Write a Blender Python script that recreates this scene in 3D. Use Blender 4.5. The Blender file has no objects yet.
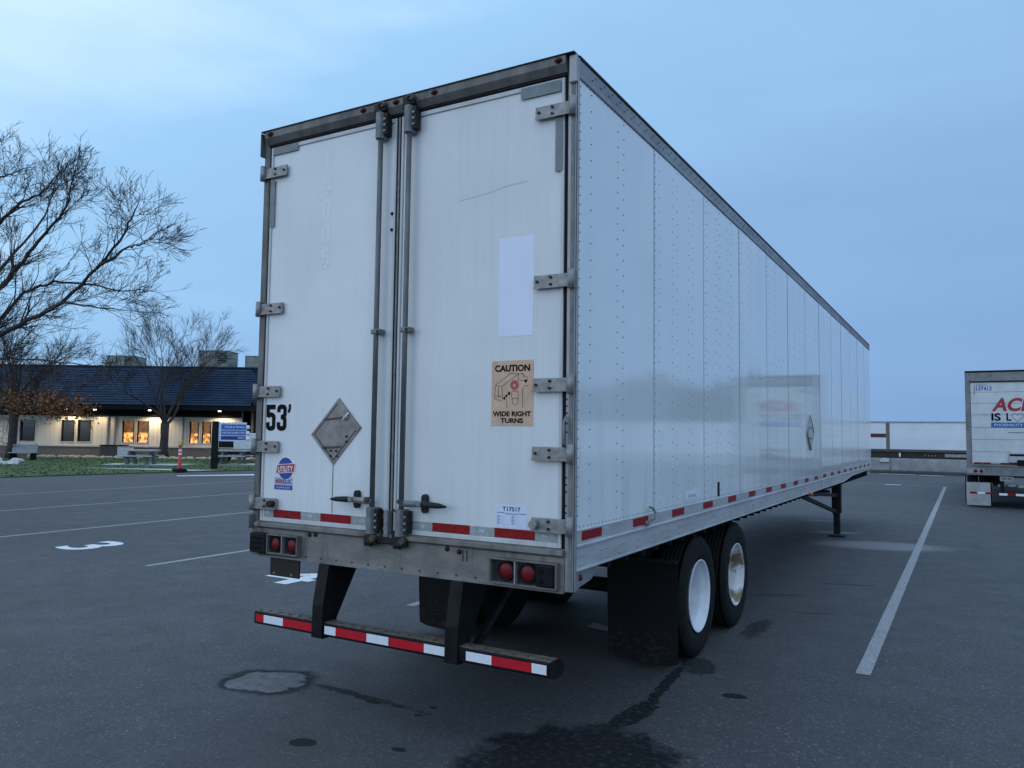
import bpy, math, random
from mathutils import Vector, Matrix
random.seed(7)
S = bpy.context.scene
COL = S.collection
R = math.radians

# ------------------------------------------------------------------ camera
CAM = Vector((1.9333, -4.0499, 1.8605)); YAW, PITCH, ROLL, FPX = 0.5264, 0.0651, 0.0129, 779.87
cy, sy, cp, sp, cr, sr = math.cos(YAW), math.sin(YAW), math.cos(PITCH), math.sin(PITCH), math.cos(ROLL), math.sin(ROLL)
fwd = Vector((-sy*cp, cy*cp, sp)); rt = Vector((cy, sy, 0)); up = rt.cross(fwd)
rt2 = rt*cr + up*sr; up2 = -rt*sr + up*cr
cd = bpy.data.cameras.new('camera'); cam = bpy.data.objects.new('camera', cd); COL.objects.link(cam)
M = Matrix.Identity(4)
for i in range(3):
    M[i][0] = rt2[i]; M[i][1] = up2[i]; M[i][2] = -fwd[i]; M[i][3] = CAM[i]
cam.matrix_world = M
cd.sensor_width = 36; cd.lens = FPX/1024*36; cd.clip_start = 0.05; cd.clip_end = 5000
S.camera = cam
S.view_settings.view_transform = 'Standard'; S.view_settings.look = 'None'
S.view_settings.gamma = 1; S.view_settings.exposure = 0.22; S.view_settings.use_curve_mapping = False
S.cycles.max_bounces = 6

# ------------------------------------------------------------------ world: dusk sky under thin blue overcast
W = bpy.data.worlds.new('World'); S.world = W; W.use_nodes = True
nt = W.node_tree; N = nt.nodes; L = nt.links
for n in list(N): N.remove(n)
def wn(t, **k):
    n = N.new(t)
    for a, b in k.items(): setattr(n, a, b)
    return n
out = wn('ShaderNodeOutputWorld')
sky = wn('ShaderNodeTexSky', sky_type='NISHITA', sun_disc=False, sun_elevation=R(3), sun_rotation=R(215), air_density=1.2, dust_density=2, ozone_density=3)
bg1 = wn('ShaderNodeBackground'); bg1.inputs[1].default_value = 0.1
L.new(sky.outputs[0], bg1.inputs[0])
bg2 = wn('ShaderNodeBackground'); bg2.inputs[1].default_value = 1.2
tc = wn('ShaderNodeTexCoord')
mp = wn('ShaderNodeMapping'); mp.inputs['Scale'].default_value = (1.0, 1.0, 4.0)
L.new(tc.outputs['Generated'], mp.inputs[0])
nz = wn('ShaderNodeTexNoise'); nz.inputs['Scale'].default_value = 1.9; nz.inputs['Detail'].default_value = 6; nz.inputs['Roughness'].default_value = 0.55
L.new(mp.outputs[0], nz.inputs['Vector'])
# azimuth: dot with a horizontal vector - paler towards the bright quarter, deeper blue opposite
dt = wn('ShaderNodeVectorMath', operation='DOT_PRODUCT'); L.new(tc.outputs['Generated'], dt.inputs[0]); dt.inputs[1].default_value = (-0.15, -0.45, 0.60)
ma = wn('ShaderNodeMath', operation='MULTIPLY_ADD'); L.new(nz.outputs[0], ma.inputs[0]); ma.inputs[1].default_value = 0.34
ad = wn('ShaderNodeMath', operation='ADD'); L.new(dt.outputs['Value'], ad.inputs[0]); ad.inputs[1].default_value = 0.58
L.new(ad.outputs[0], ma.inputs[2])
cr_ = wn('ShaderNodeValToRGB'); L.new(ma.outputs[0], cr_.inputs[0])
e = cr_.color_ramp.elements
e[0].position = 0.25; e[0].color = (.160, .285, .510, 1)
e[1].position = 1.0; e[1].color = (.56, .75, 1.0, 1)
e.new(0.55).color = (.212, .370, .610, 1)
e.new(0.80).color = (.275, .488, .735, 1)
L.new(cr_.outputs[0], bg2.inputs[0])
mx = wn('ShaderNodeMixShader'); mx.inputs[0].default_value = 0.93
L.new(bg1.outputs[0], mx.inputs[1]); L.new(bg2.outputs[0], mx.inputs[2]); L.new(mx.outputs[0], out.inputs[0])
sd = bpy.data.lights.new('sun', 'SUN'); sd.energy = 0.12; sd.angle = R(20); sd.color = (1, .93, .85)
sun = bpy.data.objects.new('sun', sd); COL.objects.link(sun)
az, el = R(215), R(12)
sv = Vector((math.sin(az)*math.cos(el), math.cos(az)*math.cos(el), math.sin(el)))
sun.rotation_euler = sv.to_track_quat('Z', 'Y').to_euler(); sun.location = (0, 0, 40)

# ------------------------------------------------------------------ materials
MATS = {}
def mat(name, col, rough=.5, metal=0., var=.12, scale=3., bump=0., bscale=60., stretch=(1, 1, 1), col2=None, coat=0., spec=.5, detail=6):
    if name in MATS: return MATS[name]
    m = bpy.data.materials.new(name); m.use_nodes = True; t = m.node_tree; b = t.nodes['Principled BSDF']
    b.inputs['Roughness'].default_value = rough; b.inputs['Metallic'].default_value = metal
    b.inputs['Specular IOR Level'].default_value = spec
    if coat: b.inputs['Coat Weight'].default_value = coat; b.inputs['Coat Roughness'].default_value = .03
    c = t.nodes.new('ShaderNodeTexCoord'); mp = t.nodes.new('ShaderNodeMapping'); mp.inputs['Scale'].default_value = stretch
    t.links.new(c.outputs['Object'], mp.inputs[0])
    n = t.nodes.new('ShaderNodeTexNoise'); n.inputs['Scale'].default_value = scale; n.inputs['Detail'].default_value = detail; n.inputs['Roughness'].default_value = .62
    t.links.new(mp.outputs[0], n.inputs['Vector'])
    r = t.nodes.new('ShaderNodeValToRGB'); t.links.new(n.outputs[0], r.inputs[0])
    c2 = col2 if col2 else [x*(1-var) for x in col]; c1 = col if col2 else [min(1, x*(1+var*.5)) for x in col]
    r.color_ramp.elements[0].position = .34; r.color_ramp.elements[0].color = (*c2, 1)
    r.color_ramp.elements[1].position = .66; r.color_ramp.elements[1].color = (*c1, 1)
    t.links.new(r.outputs[0], b.inputs['Base Color'])
    rr = t.nodes.new('ShaderNodeMapRange'); rr.inputs[3].default_value = min(1, rough*1.25); rr.inputs[4].default_value = rough*.8
    t.links.new(n.outputs[0], rr.inputs[0]); t.links.new(rr.outputs[0], b.inputs['Roughness'])
    if bump:
        n2 = t.nodes.new('ShaderNodeTexNoise'); n2.inputs['Scale'].default_value = bscale; n2.inputs['Detail'].default_value = 3
        t.links.new(mp.outputs[0], n2.inputs['Vector'])
        bm = t.nodes.new('ShaderNodeBump'); bm.inputs['Strength'].default_value = 1; bm.inputs['Distance'].default_value = bump
        t.links.new(n2.outputs[0], bm.inputs['Height']); t.links.new(bm.outputs[0], b.inputs['Normal'])
    MATS[name] = m; return m
def emis(name, col, st):
    m = bpy.data.materials.new(name); m.use_nodes = True; b = m.node_tree.nodes['Principled BSDF']
    b.inputs['Base Color'].default_value = (*col, 1); b.inputs['Emission Color'].default_value = (*col, 1); b.inputs['Emission Strength'].default_value = st
    MATS[name] = m; return m

# node helper for hand-built materials
class NB:
    def __init__(s, name):
        s.m = bpy.data.materials.new(name); s.m.use_nodes = True; s.t = s.m.node_tree; s.b = s.t.nodes['Principled BSDF']; MATS[name] = s.m
        s.tc = s.t.nodes.new('ShaderNodeTexCoord'); s.obj = s.tc.outputs['Object']
    def put(s, sock, v):
        if hasattr(v, 'is_output'): s.t.links.new(v, sock)
        elif isinstance(v, (tuple, list)): sock.default_value = (*v, 1) if (len(v) == 3 and len(sock.default_value) == 4) else v
        else: sock.default_value = v
    def math(s, op, a, b=0., c=0., clamp=False):
        n = s.t.nodes.new('ShaderNodeMath'); n.operation = op; n.use_clamp = clamp
        s.put(n.inputs[0], a); s.put(n.inputs[1], b); s.put(n.inputs[2], c); return n.outputs[0]
    def noise(s, scale, detail=4, rough=.6, vec=None, stretch=None, out=0):
        n = s.t.nodes.new('ShaderNodeTexNoise'); n.inputs['Scale'].default_value = scale; n.inputs['Detail'].default_value = detail; n.inputs['Roughness'].default_value = rough
        v = vec or s.obj
        if stretch:
            mp = s.t.nodes.new('ShaderNodeMapping'); mp.inputs['Scale'].default_value = stretch; s.t.links.new(v, mp.inputs[0]); v = mp.outputs[0]
        s.t.links.new(v, n.inputs['Vector']); return n.outputs[out]
    def voronoi(s, scale, out='Color', rnd=1.0, stretch=None):
        n = s.t.nodes.new('ShaderNodeTexVoronoi'); n.inputs['Scale'].default_value = scale; n.inputs['Randomness'].default_value = rnd
        v = s.obj
        if stretch:
            mp = s.t.nodes.new('ShaderNodeMapping'); mp.inputs['Scale'].default_value = stretch; s.t.links.new(v, mp.inputs[0]); v = mp.outputs[0]
        s.t.links.new(v, n.inputs['Vector']); return n.outputs[out]
    def step(s, v, lo, hi, a=0., b=1.):
        n = s.t.nodes.new('ShaderNodeMapRange'); n.interpolation_type = 'SMOOTHSTEP'
        s.put(n.inputs[0], v); n.inputs[1].default_value = lo; n.inputs[2].default_value = hi; n.inputs[3].default_value = a; n.inputs[4].default_value = b; return n.outputs[0]
    def mix(s, f, a, b):
        n = s.t.nodes.new('ShaderNodeMix'); n.data_type = 'RGBA'; s.put(n.inputs[0], f); s.put(n.inputs[6], a); s.put(n.inputs[7], b); return n.outputs[2]
    def sep(s):
        n = s.t.nodes.new('ShaderNodeSeparateXYZ'); s.t.links.new(s.obj, n.inputs[0]); return n.outputs
    def bump(s, h, dist, normal=None):
        n = s.t.nodes.new('ShaderNodeBump'); n.inputs['Strength'].default_value = 1; n.inputs['Distance'].default_value = dist; s.put(n.inputs['Height'], h)
        if normal is not None: s.t.links.new(normal, n.inputs['Normal'])
        return n.outputs[0]
    def set(s, **k):
        for a, v in k.items(): s.put(s.b.inputs[a.replace('_', ' ')], v)

alu = mat('aluminium_weathered', (.30, .30, .31), .42, .35, .25, 9, stretch=(1, 1, .3))
alu_dirty = mat('aluminium_grimy', (.15, .145, .14), .6, .25, .35, 6, stretch=(2, 2, .5), bump=.001, bscale=40)
alu_bright = mat('aluminium_rail', (.52, .53, .55), .35, .4, .2, 5, stretch=(1, .4, 2))
steel_gal = mat('hinge_zinc', (.26, .26, .26), .48, .35, .3, 25)
blackp = mat('black_paint', (.008, .009, .011), .5, 0, .5, 8, bump=.0015, bscale=50, spec=.15)
rubber = mat('rubber', (.008, .008, .009), .75, 0, .4, 14, bump=.001, bscale=60, spec=.2)
seal = mat('door_seal', (.010, .010, .011), .7, spec=.15)
boltm = mat('bolt_dark', (.022, .021, .021), .6, .2, spec=.3)
rodm = mat('lock_rod_steel', (.13, .135, .14), .45, .3, .35, 20, stretch=(1, 1, .2))
greym = mat('grey_housing', (.17, .18, .19), .55, .1, .3, 15)
redtape = mat('red_tape', (.26, .006, .010), .45, 0, .4, 45, spec=.2)
redbar = mat('red_bar_tape', (.48, .012, .025), .4, 0, .15, 60, spec=.2)
whitebar = mat('white_bar_tape', (.72, .76, .82), .3, 0, .08, 60)
greytape = mat('worn_tape', (.30, .33, .34), .4, 0, .25, 30)
emblem = mat('tape_emblem', (.42, .47, .50), .4, 0, .5, 70)
redlens = mat('red_lens', (.14, .004, .009), .4, 0, .3, 60, spec=.3)
redmark = mat('dark_red_lens', (.06, .005, .007), .5, spec=.2)
amber = mat('amber_lens', (.5, .1, .02), .25)
signtan = mat('faded_sign_tan', (.60, .39, .27), .5, 0, .15, 14)
ink = mat('black_ink', (.006, .006, .007), .6, spec=.08)
inkred = mat('faded_red_ink', (.42, .07, .07), .5)
white = mat('white_vinyl', (.72, .74, .8), .4, 0, .05)
blueink = mat('blue_vinyl', (.015, .04, .30), .35)
redink = mat('red_vinyl', (.42, .02, .03), .35)
paper = mat('paper', (.60, .66, .82), .7, 0, .04)
papertxt = mat('paper_grey_text', (.22, .26, .36), .7)
ghost = mat('clean_paint_patch', (.68, .73, .86), .42, 0, .03)
fadednum = mat('faded_number', (.70, .735, .775), .4, 0, .05)
greytapep = mat('grey_tape_patch', (.16, .19, .2), .5, 0, .2, 10)
placard = mat('placard_metal', (.26, .24, .23), .55, .2, .3, 14, bump=.001, bscale=50)
mudbrown = mat('mud_plate', (.018, .014, .011), .8)
rimw = mat('rim_white', (.66, .69, .74), .38, 0, .12, 8)
darkunder = mat('underbody', (.014, .015, .017), .8, 0, .4, 5, spec=.15)
treadtop = mat('guard_top_rusty', (.15, .13, .11), .6, .2, .5, 30)

# rust-streaked rim
r_ = NB('rim_rusty'); f = r_.step(r_.noise(5, 6), .47, .62); r_.set(Base_Color=r_.mix(f, (.60, .62, .64), (.17, .12, .06)), Roughness=.5)
# rear doors: white fibreglass, faint vertical grime
d = NB('door_white'); x, y, z = d.sep()
streak = d.step(d.noise(9, 4, vec=None, stretch=(2.2, 1, .12)), .42, .75)
lowd = d.step(z, 2.2, 1.1)
f = d.math('MULTIPLY', streak, d.math('MULTIPLY_ADD', lowd, .35, .22))
blot = d.noise(1.6, 5)
base = d.mix(d.step(blot, .3, .7), (.64, .67, .69), (.70, .73, .75))
hx = d.step(x, -.34, -.12, 0, .35)
col = d.mix(d.math('MULTIPLY', f, .30), base, (.42, .43, .40))
col = d.mix(d.math('MULTIPLY', hx, d.noise(3, 4, stretch=(8, 1, .3))), col, (.40, .44, .42))
d.set(Base_Color=col, Roughness=.42, Normal=d.bump(d.noise(2.2, 2), .004))
# side sheets: glossy white enamel with slight oil-canning
s = NB('side_white'); x, y, z = s.sep()
pan = s.noise(.8, 2, stretch=(1, 1.0, .12)); fine = s.noise(26, 2)
hgt = s.math('ADD', s.math('MULTIPLY', pan, 1), s.math('MULTIPLY', fine, .008))
grime = s.math('MULTIPLY', s.step(s.noise(5, 5, stretch=(1, 1.6, .25)), .45, .8), s.step(z, 2.4, 1.2, .08, .5))
scuff = s.math('MULTIPLY', s.step(s.noise(11, 6, stretch=(1, .5, 1.6)), .60, .68), s.math('MULTIPLY', s.step(z, 1.55, 1.7), s.step(z, 2.0, 1.8)))
c = s.mix(s.step(s.noise(1.1, 3), .35, .65), (.70, .73, .76), (.75, .77, .80))
c = s.mix(grime, c, (.45, .49, .50)); c = s.mix(s.math('MULTIPLY', scuff, s.step(y, 3, 6, 0, .5)), c, (.78, .80, .82))
s.set(Base_Color=c, Roughness=s.math('MULTIPLY_ADD', grime, .25, .07), Normal=s.bump(hgt, .011), Specular_IOR_Level=.7, Coat_Weight=.35, Coat_Roughness=.07)
# sill beam: dull extruded aluminium with drips
q = NB('sill_beam'); x, y, z = q.sep()
drip = q.step(q.noise(14, 3, stretch=(1, 1, .08)), .50, .72); patch = q.noise(4, 5, stretch=(1, 1, 2))
c = q.mix(q.step(patch, .3, .7), (.150, .142, .132), (.235, .228, .215))
def gauss(cx, w): return q.step(q.math('ABSOLUTE', q.math('SUBTRACT', x, cx)), 0, w, 1, 0)
dr = q.math('MAXIMUM', q.math('MAXIMUM', gauss(-1.40, .022), gauss(-1.19, .018)), gauss(-1.30, .012))
dr = q.math('MAXIMUM', dr, q.math('MULTIPLY', drip, .45))
c = q.mix(dr, c, (.055, .048, .042))
q.set(Base_Color=c, Roughness=.6, Metallic=.25, Normal=q.bump(q.noise(30, 3), .0015))
# black mud flap with mud traces
fl = NB('mud_flap_rubber'); x, y, z = fl.sep()
mf = fl.math('MULTIPLY', fl.step(fl.noise(17, 4, stretch=(1, 1, 2.2)), .53, .6), fl.step(z, .42, .12))
fl.set(Base_Color=fl.mix(mf, (.0085, .0085, .0095), (.022, .022, .025)), Roughness=.8, Specular_IOR_Level=.15)
# old paint on guard posts
# asphalt with its stains and painted shade under the semi trailer
A = NB('asphalt'); x, y, z = A.sep()
def ell(cx, cy_, rx, ry, rot=0., wob=.35, ns=2.5, soft=.12, pow_=1):
    ca, sa = math.cos(rot), math.sin(rot)
    dx = A.math('SUBTRACT', x, cx); dy = A.math('SUBTRACT', y, cy_)
    u_ = A.math('MULTIPLY', A.math('ADD', A.math('MULTIPLY', dx, ca), A.math('MULTIPLY', dy, sa)), 1/rx)
    v_ = A.math('MULTIPLY', A.math('ADD', A.math('MULTIPLY', dx, -sa), A.math('MULTIPLY', dy, ca)), 1/ry)
    r2 = A.math('SQRT', A.math('ADD', A.math('MULTIPLY', u_, u_), A.math('MULTIPLY', v_, v_)))
    r2 = A.math('ADD', r2, A.math('MULTIPLY', A.math('SUBTRACT', A.noise(ns, 5), .5), wob*2))
    return r2, A.step(r2, 1-soft, 1+soft, 1, 0)
big = A.noise(.22, 4); mid = A.noise(2.2, 5); grain = A.voronoi(75); g2 = A.noise(120, 2)
sepc = A.t.nodes.new('ShaderNodeSeparateColor'); A.t.links.new(grain, sepc.inputs[0])
c = A.mix(A.step(big, .3, .7), (.054, .057, .064), (.077, .081, .091))
c = A.mix(A.step(mid, .35, .7, 0, .55), c, (.044, .047, .053))
c = A.mix(A.step(sepc.outputs[0], .2, 1, .0, .75), c, (.028, .029, .032))
c = A.mix(A.step(sepc.outputs[1], .90, 1.0, 0, .55), c, (.19, .195, .21))
c = A.mix(A.step(A.noise(30, 2), .71, .75, 0, .9), c, (.30, .31, .33))
rough = A.math('MULTIPLY_ADD', mid, .22, .58)
DK = []
# long faint tyre tracks / seams along the lot
trk = A.step(A.noise(1.4, 3, stretch=(1, .05, 1)), .55, .75, 0, .3)
c = A.mix(trk, c, (.036, .037, .039))
# dried puddle left of the guard: pale silt with a dark damp rim
r1, m1 = ell(-2.60, .20, .30, .24, .4, .50, 4.5, .07)
rim1 = A.math('MULTIPLY', A.step(r1, .93, 1.0), A.step(r1, 1.42, 1.1))
c = A.mix(A.math('MULTIPLY', m1, A.step(A.noise(14, 6), .35, .65, .25, .85)), c, (.17, .175, .185)); c = A.mix(A.math('MULTIPLY', A.math('MULTIPLY', rim1, A.step(A.noise(6, 4), .3, .6, .3, 1)), .8), c, (.012, .012, .014))
# damp trail from puddle to the right
r0, t1 = ell(-1.85, .32, .55, .045, -.05, 1.0, 9, .25); c = A.mix(A.math('MULTIPLY', A.math('MULTIPLY', t1, A.step(A.noise(7, 3), .42, .55)), .7), c, (.016, .016, .018))
# oily wet patch bottom centre, and its trail up to the tyre
_, o1 = ell(.0, .0, .62, .72, .0, .46, 4.5, .12)
_, o2 = ell(-.03, 1.0, .09, .35, -.1, .8, 10, .15)
_, o3 = ell(-.06, 1.75, .045, .65, .08, 1.0, 12, .15)
_, o4 = ell(.02, 2.35, .12, .25, .3, .9, 11, .15)
_, o5 = ell(.12, 3.9, .10, .4, 0, .9, 9, .2)
brk_ = A.step(A.noise(22, 4), .30, .50, .45, 1)
wet = A.math('MULTIPLY', brk_, A.math('MAXIMUM', A.math('MAXIMUM', o1, o2), A.math('MAXIMUM', o3, A.math('MULTIPLY', A.math('MAXIMUM', o4, o5), .8))))
c = A.mix(A.math('MULTIPLY', wet, .92), c, (.006, .007, .009))
for (cx, cy_, rx, ry, ro) in ((-1.55, -.5, .085, .06, .3), (-1.24, .23, .035, .02, 0), (-1.24, .40, .03, .02, 0), (-1.66, .27, .06, .03, 0), (.45, 1.75, .085, .06, .2), (-1.0, -.28, .05, .03, 0), (-.05, 5.7, .3, .06, .5), (.62, 6.9, .35, .05, .3), (.5, 4.9, .2, .04, .3)):
    _, k = ell(cx, cy_, rx, ry, ro, .40, 11, .1); k = A.math('MULTIPLY', k, .95 if rx < .15 else .5); c = A.mix(k, c, (.010, .010, .010)); DK.append(k)
# pale worn patches beyond the landing gear
for (cx, cy_, rx, ry, ro, st) in ((.62, 11.2, 1.0, .55, .3, .8), (-.35, 12.8, .45, .18, .4, .7), (-.9, 15.0, .3, .15, .2, .8)):
    _, k = ell(cx, cy_, rx, ry, ro, .3, 1.6, .35); c = A.mix(A.math('MULTIPLY', k, st), c, (.21, .215, .225))
_, dk = ell(-1.3, 4.5, 1.9, 7.5, 0, .3, .8, .5); c = A.mix(A.math('MULTIPLY', dk, .35), c, (.036, .037, .038))  # soft shade beneath the semi trailer, mixed into the asphalt colour
dkall = A.math('MAXIMUM', A.math('MAXIMUM', wet, rim1), t1)
for k_ in DK: dkall = A.math('MAXIMUM', dkall, k_)
bh = A.math('ADD', A.math('MULTIPLY', sepc.outputs[0], .7), g2)
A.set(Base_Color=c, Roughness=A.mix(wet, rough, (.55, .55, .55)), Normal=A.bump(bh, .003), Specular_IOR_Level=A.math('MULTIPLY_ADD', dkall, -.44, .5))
# worn paint
P = NB('marking_paint'); f = P.step(P.noise(55, 3), .46, .64); g = P.step(P.noise(3, 4), .35, .7)
P.set(Base_Color=P.mix(P.math('MULTIPLY_ADD', f, .65, P.math('MULTIPLY', g, .12)), (.34, .35, .37), (.10, .10, .105)), Roughness=.7)
P2 = NB('fresh_marking_paint'); f = P2.step(P2.noise(70, 3), .60, .72)
P2.set(Base_Color=P2.mix(P2.math('MULTIPLY', f, .4), (.66, .68, .72), (.2, .2, .21)), Roughness=.6)
for nm in ():
    pass
G = NB('grass'); G.set(Base_Color=G.mix(G.step(G.noise(6, 5), .35, .65), (.05, .09, .026), (.08, .125, .038)), Roughness=.9)
G2 = NB('lawn_soil'); G2.set(Base_Color=G2.mix(G2.step(G2.noise(2.5, 5), .35, .65), (.05, .085, .026), (.075, .115, .036)), Roughness=.95)
CO = NB('concrete'); CO.set(Base_Color=CO.mix(CO.step(CO.noise(2.5, 6), .35, .68), (.36, .38, .39), (.50, .52, .52)), Roughness=.8, Normal=CO.bump(CO.noise(20, 4), .004))

# ------------------------------------------------------------------ mesh builder
class MB:
    def __init__(s): s.v = []; s.f = []; s.m = []; s.sm = []; s.mats = []
    def mi(s, m):
        if m not in s.mats: s.mats.append(m)
        return s.mats.index(m)
    def add(s, vs, fs, m, smooth=False):
        o = len(s.v); s.v += [tuple(a) for a in vs]; k = s.mi(m)
        for f in fs: s.f.append([o+i for i in f]); s.m.append(k); s.sm.append(smooth)
        return s
    def box(s, x0, x1, y0, y1, z0, z1, m, ch=0.):
        if ch <= 0:
            v = [(x, y, z) for z in (z0, z1) for y in (y0, y1) for x in (x0, x1)]
            return s.add(v, [(0, 2, 3, 1), (4, 5, 7, 6), (0, 1, 5, 4), (2, 6, 7, 3), (0, 4, 6, 2), (1, 3, 7, 5)], m)
        a = [[x0, x1], [y0, y1], [z0, z1]]; v = []; idx = {}
        def vid(i, j, k, ax):   # corner i,j,k shifted inwards on every axis except ax
            key = (i, j, k, ax)
            if key not in idx:
                p = [a[0][i], a[1][j], a[2][k]]; sg = (i, j, k)
                for q_ in range(3):
                    if q_ != ax: p[q_] += ch*(1 if sg[q_] == 0 else -1)
                idx[key] = len(v); v.append(p)
            return idx[key]
        fs = []
        for ax in range(3):
            b_, c_ = [(1, 2), (2, 0), (0, 1)][ax]
            for sd_ in (0, 1):
                qd = []
                for (p_, q_) in ((0, 0), (1, 0), (1, 1), (0, 1)):
                    t_ = [0, 0, 0]; t_[ax] = sd_; t_[b_] = p_; t_[c_] = q_; qd.append(vid(*t_, ax))
                fs.append(qd if sd_ else qd[::-1])
        for ax in range(3):
            b_, c_ = [(1, 2), (2, 0), (0, 1)][ax]
            for (p_, q_) in ((0, 0), (1, 0), (1, 1), (0, 1)):
                t0 = [0, 0, 0]; t1_ = [0, 0, 0]; t1_[ax] = 1
                for t_ in (t0, t1_): t_[b_] = p_; t_[c_] = q_
                qd = [vid(*t0, b_), vid(*t0, c_), vid(*t1_, c_), vid(*t1_, b_)]
                fs.append(qd if (p_ == q_) else qd[::-1])
        for i in (0, 1):
            for j in (0, 1):
                for k in (0, 1):
                    tr = [vid(i, j, k, 0), vid(i, j, k, 1), vid(i, j, k, 2)]
                    fs.append(tr if (i+j+k) % 2 else tr[::-1])
        return s.add(v, fs, m)
    def tube(s, pts, rad, m, n=8, caps=True):
        pts = [Vector(p) for p in pts]; rs = rad if isinstance(rad, (list, tuple)) else [rad]*len(pts)
        vs = []; prev = None
        for i, p in enumerate(pts):
            d_ = (pts[min(i+1, len(pts)-1)]-pts[max(i-1, 0)]).normalized()
            if prev is None: a = d_.orthogonal().normalized()
            else:
                a = prev - d_*prev.dot(d_)
                a = a.normalized() if a.length > 1e-6 else d_.orthogonal().normalized()
            prev = a; b = d_.cross(a)
            for k in range(n):
                t = 2*math.pi*k/n; vs.append(p+(a*math.cos(t)+b*math.sin(t))*rs[i])
        fs = []
        for i in range(len(pts)-1):
            for k in range(n):
                k2 = (k+1) % n; fs.append((i*n+k, i*n+k2, (i+1)*n+k2, (i+1)*n+k))
        s.add(vs, fs, m, n > 5)
        if caps:
            o = len(s.v)-len(vs); k_ = s.mi(m)
            s.f.append([o+i for i in range(n)][::-1]); s.m.append(k_); s.sm.append(False)
            s.f.append([o+(len(pts)-1)*n+i for i in range(n)]); s.m.append(k_); s.sm.append(False)
        return s
    def prism(s, poly, axis, d0, d1, m):   # poly in the two other axes, extruded along axis
        def P3(p, d_): return (d_, p[0], p[1]) if axis == 'x' else ((p[0], d_, p[1]) if axis == 'y' else (p[0], p[1], d_))
        n = len(poly); ar = sum(poly[i][0]*poly[(i+1) % n][1]-poly[(i+1) % n][0]*poly[i][1] for i in range(n))
        if ar < 0: poly = poly[::-1]
        vs = [P3(p, d0) for p in poly]+[P3(p, d1) for p in poly]
        fs = [list(range(n))[::-1], list(range(n, 2*n))]+[(i, (i+1) % n, n+(i+1) % n, n+i) for i in range(n)]
        if (axis == 'y') != (d1 < d0): fs = [f[::-1] for f in fs]
        return s.add(vs, fs, m)
    def rev(s, prof, c, ax, m, n=40, smooth=True):   # prof (r, h) about axis direction ax at c
        ax = Vector(ax).normalized(); a = ax.orthogonal().normalized(); b = ax.cross(a); c = Vector(c); vs = []
        for (r, h) in prof:
            for k in range(n):
                t = 2*math.pi*k/n; vs.append(c+ax*h+(a*math.cos(t)+b*math.sin(t))*r)
        fs = []
        for i in range(len(prof)-1):
            for k in range(n): fs.append((i*n+k, i*n+(k+1) % n, (i+1)*n+(k+1) % n, (i+1)*n+k))
        return s.add(vs, fs, m, smooth)
    def build(s, name, parent=None, origin=None, label=None, cat=None, group=None, kind=None, bevel=0.):
        me = bpy.data.meshes.new(name)
        if origin is None: origin = tuple(parent['_o']) if parent is not None else (0, 0, 0)
        o_ = Vector(origin)
        me.from_pydata([tuple(Vector(a)-o_) for a in s.v], [], s.f)
        for m in s.mats: me.materials.append(m)
        me.polygons.foreach_set('material_index', s.m); me.polygons.foreach_set('use_smooth', s.sm); me.update()
        ob = bpy.data.objects.new(name, me); COL.objects.link(ob)
        if parent is not None: ob.parent = parent; ob['_o'] = tuple(origin)
        else: ob.location = origin; ob['_o'] = tuple(origin)
        tag(ob, label, cat, group, kind)
        if bevel:
            bv = ob.modifiers.new('bevel', 'BEVEL'); bv.width = bevel; bv.segments = 2; bv.limit_method = 'ANGLE'; bv.angle_limit = R(50)
        return ob
def tag(o, label=None, cat=None, group=None, kind=None):
    if label: o['label'] = label
    if cat: o['category'] = cat
    if group: o['group'] = group
    if kind: o['kind'] = kind
def empty(name, loc, label, cat, group=None, rz=0.):
    o = bpy.data.objects.new(name, None); COL.objects.link(o); o.location = loc; o.rotation_euler.z = rz; o.empty_display_size = .2
    o['_o'] = tuple(loc) if rz == 0 else (0, 0, 0); tag(o, label, cat, group); return o
def copy_tree(o, parent=None):
    c = o.copy(); COL.objects.link(c)
    if parent is not None: c.parent = parent
    for ch in list(o.children): copy_tree(ch, c)
    return c
def text_mesh(txt, bold=.0):
    cu = bpy.data.curves.new('t', 'FONT'); cu.body = txt; cu.size = 1; cu.offset = bold; cu.resolution_u = 4
    ob = bpy.data.objects.new('t', cu); COL.objects.link(ob); dg = bpy.context.evaluated_depsgraph_get()
    me = bpy.data.meshes.new_from_object(ob.evaluated_get(dg)); vs = [tuple(v.co) for v in me.vertices]; fs = [tuple(p.vertices) for p in me.polygons]
    bpy.data.objects.remove(ob); bpy.data.curves.remove(cu); bpy.data.meshes.remove(me)
    return vs, fs
def put_text(mb, txt, x0, x1, z0, z1, y, m, bold=.0, plane='rear', shear=0.):
    vs, fs = text_mesh(txt, bold)
    xs = [v[0] for v in vs]; ys = [v[1] for v in vs]; a, b, c_, d_ = min(xs), max(xs), min(ys), max(ys)
    out_ = []
    for v in vs:
        u_ = (v[0]-a)/(b-a); w_ = (v[1]-c_)/(d_-c_)
        X = x0+(x1-x0)*u_+shear*w_*(z1-z0); Z = z0+(z1-z0)*w_
        out_.append((X, y, Z) if plane == 'rear' else (X, Z, y))
    mb.add(out_, [f for f in fs], m)
def loc2w(x, dpt, z=0.):    # building frame: x along the facade, dpt away from the lot
    return Vector((CAM.x+rt.x*x-sy*dpt, CAM.y+rt.y*x+cy*dpt, z))

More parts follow.
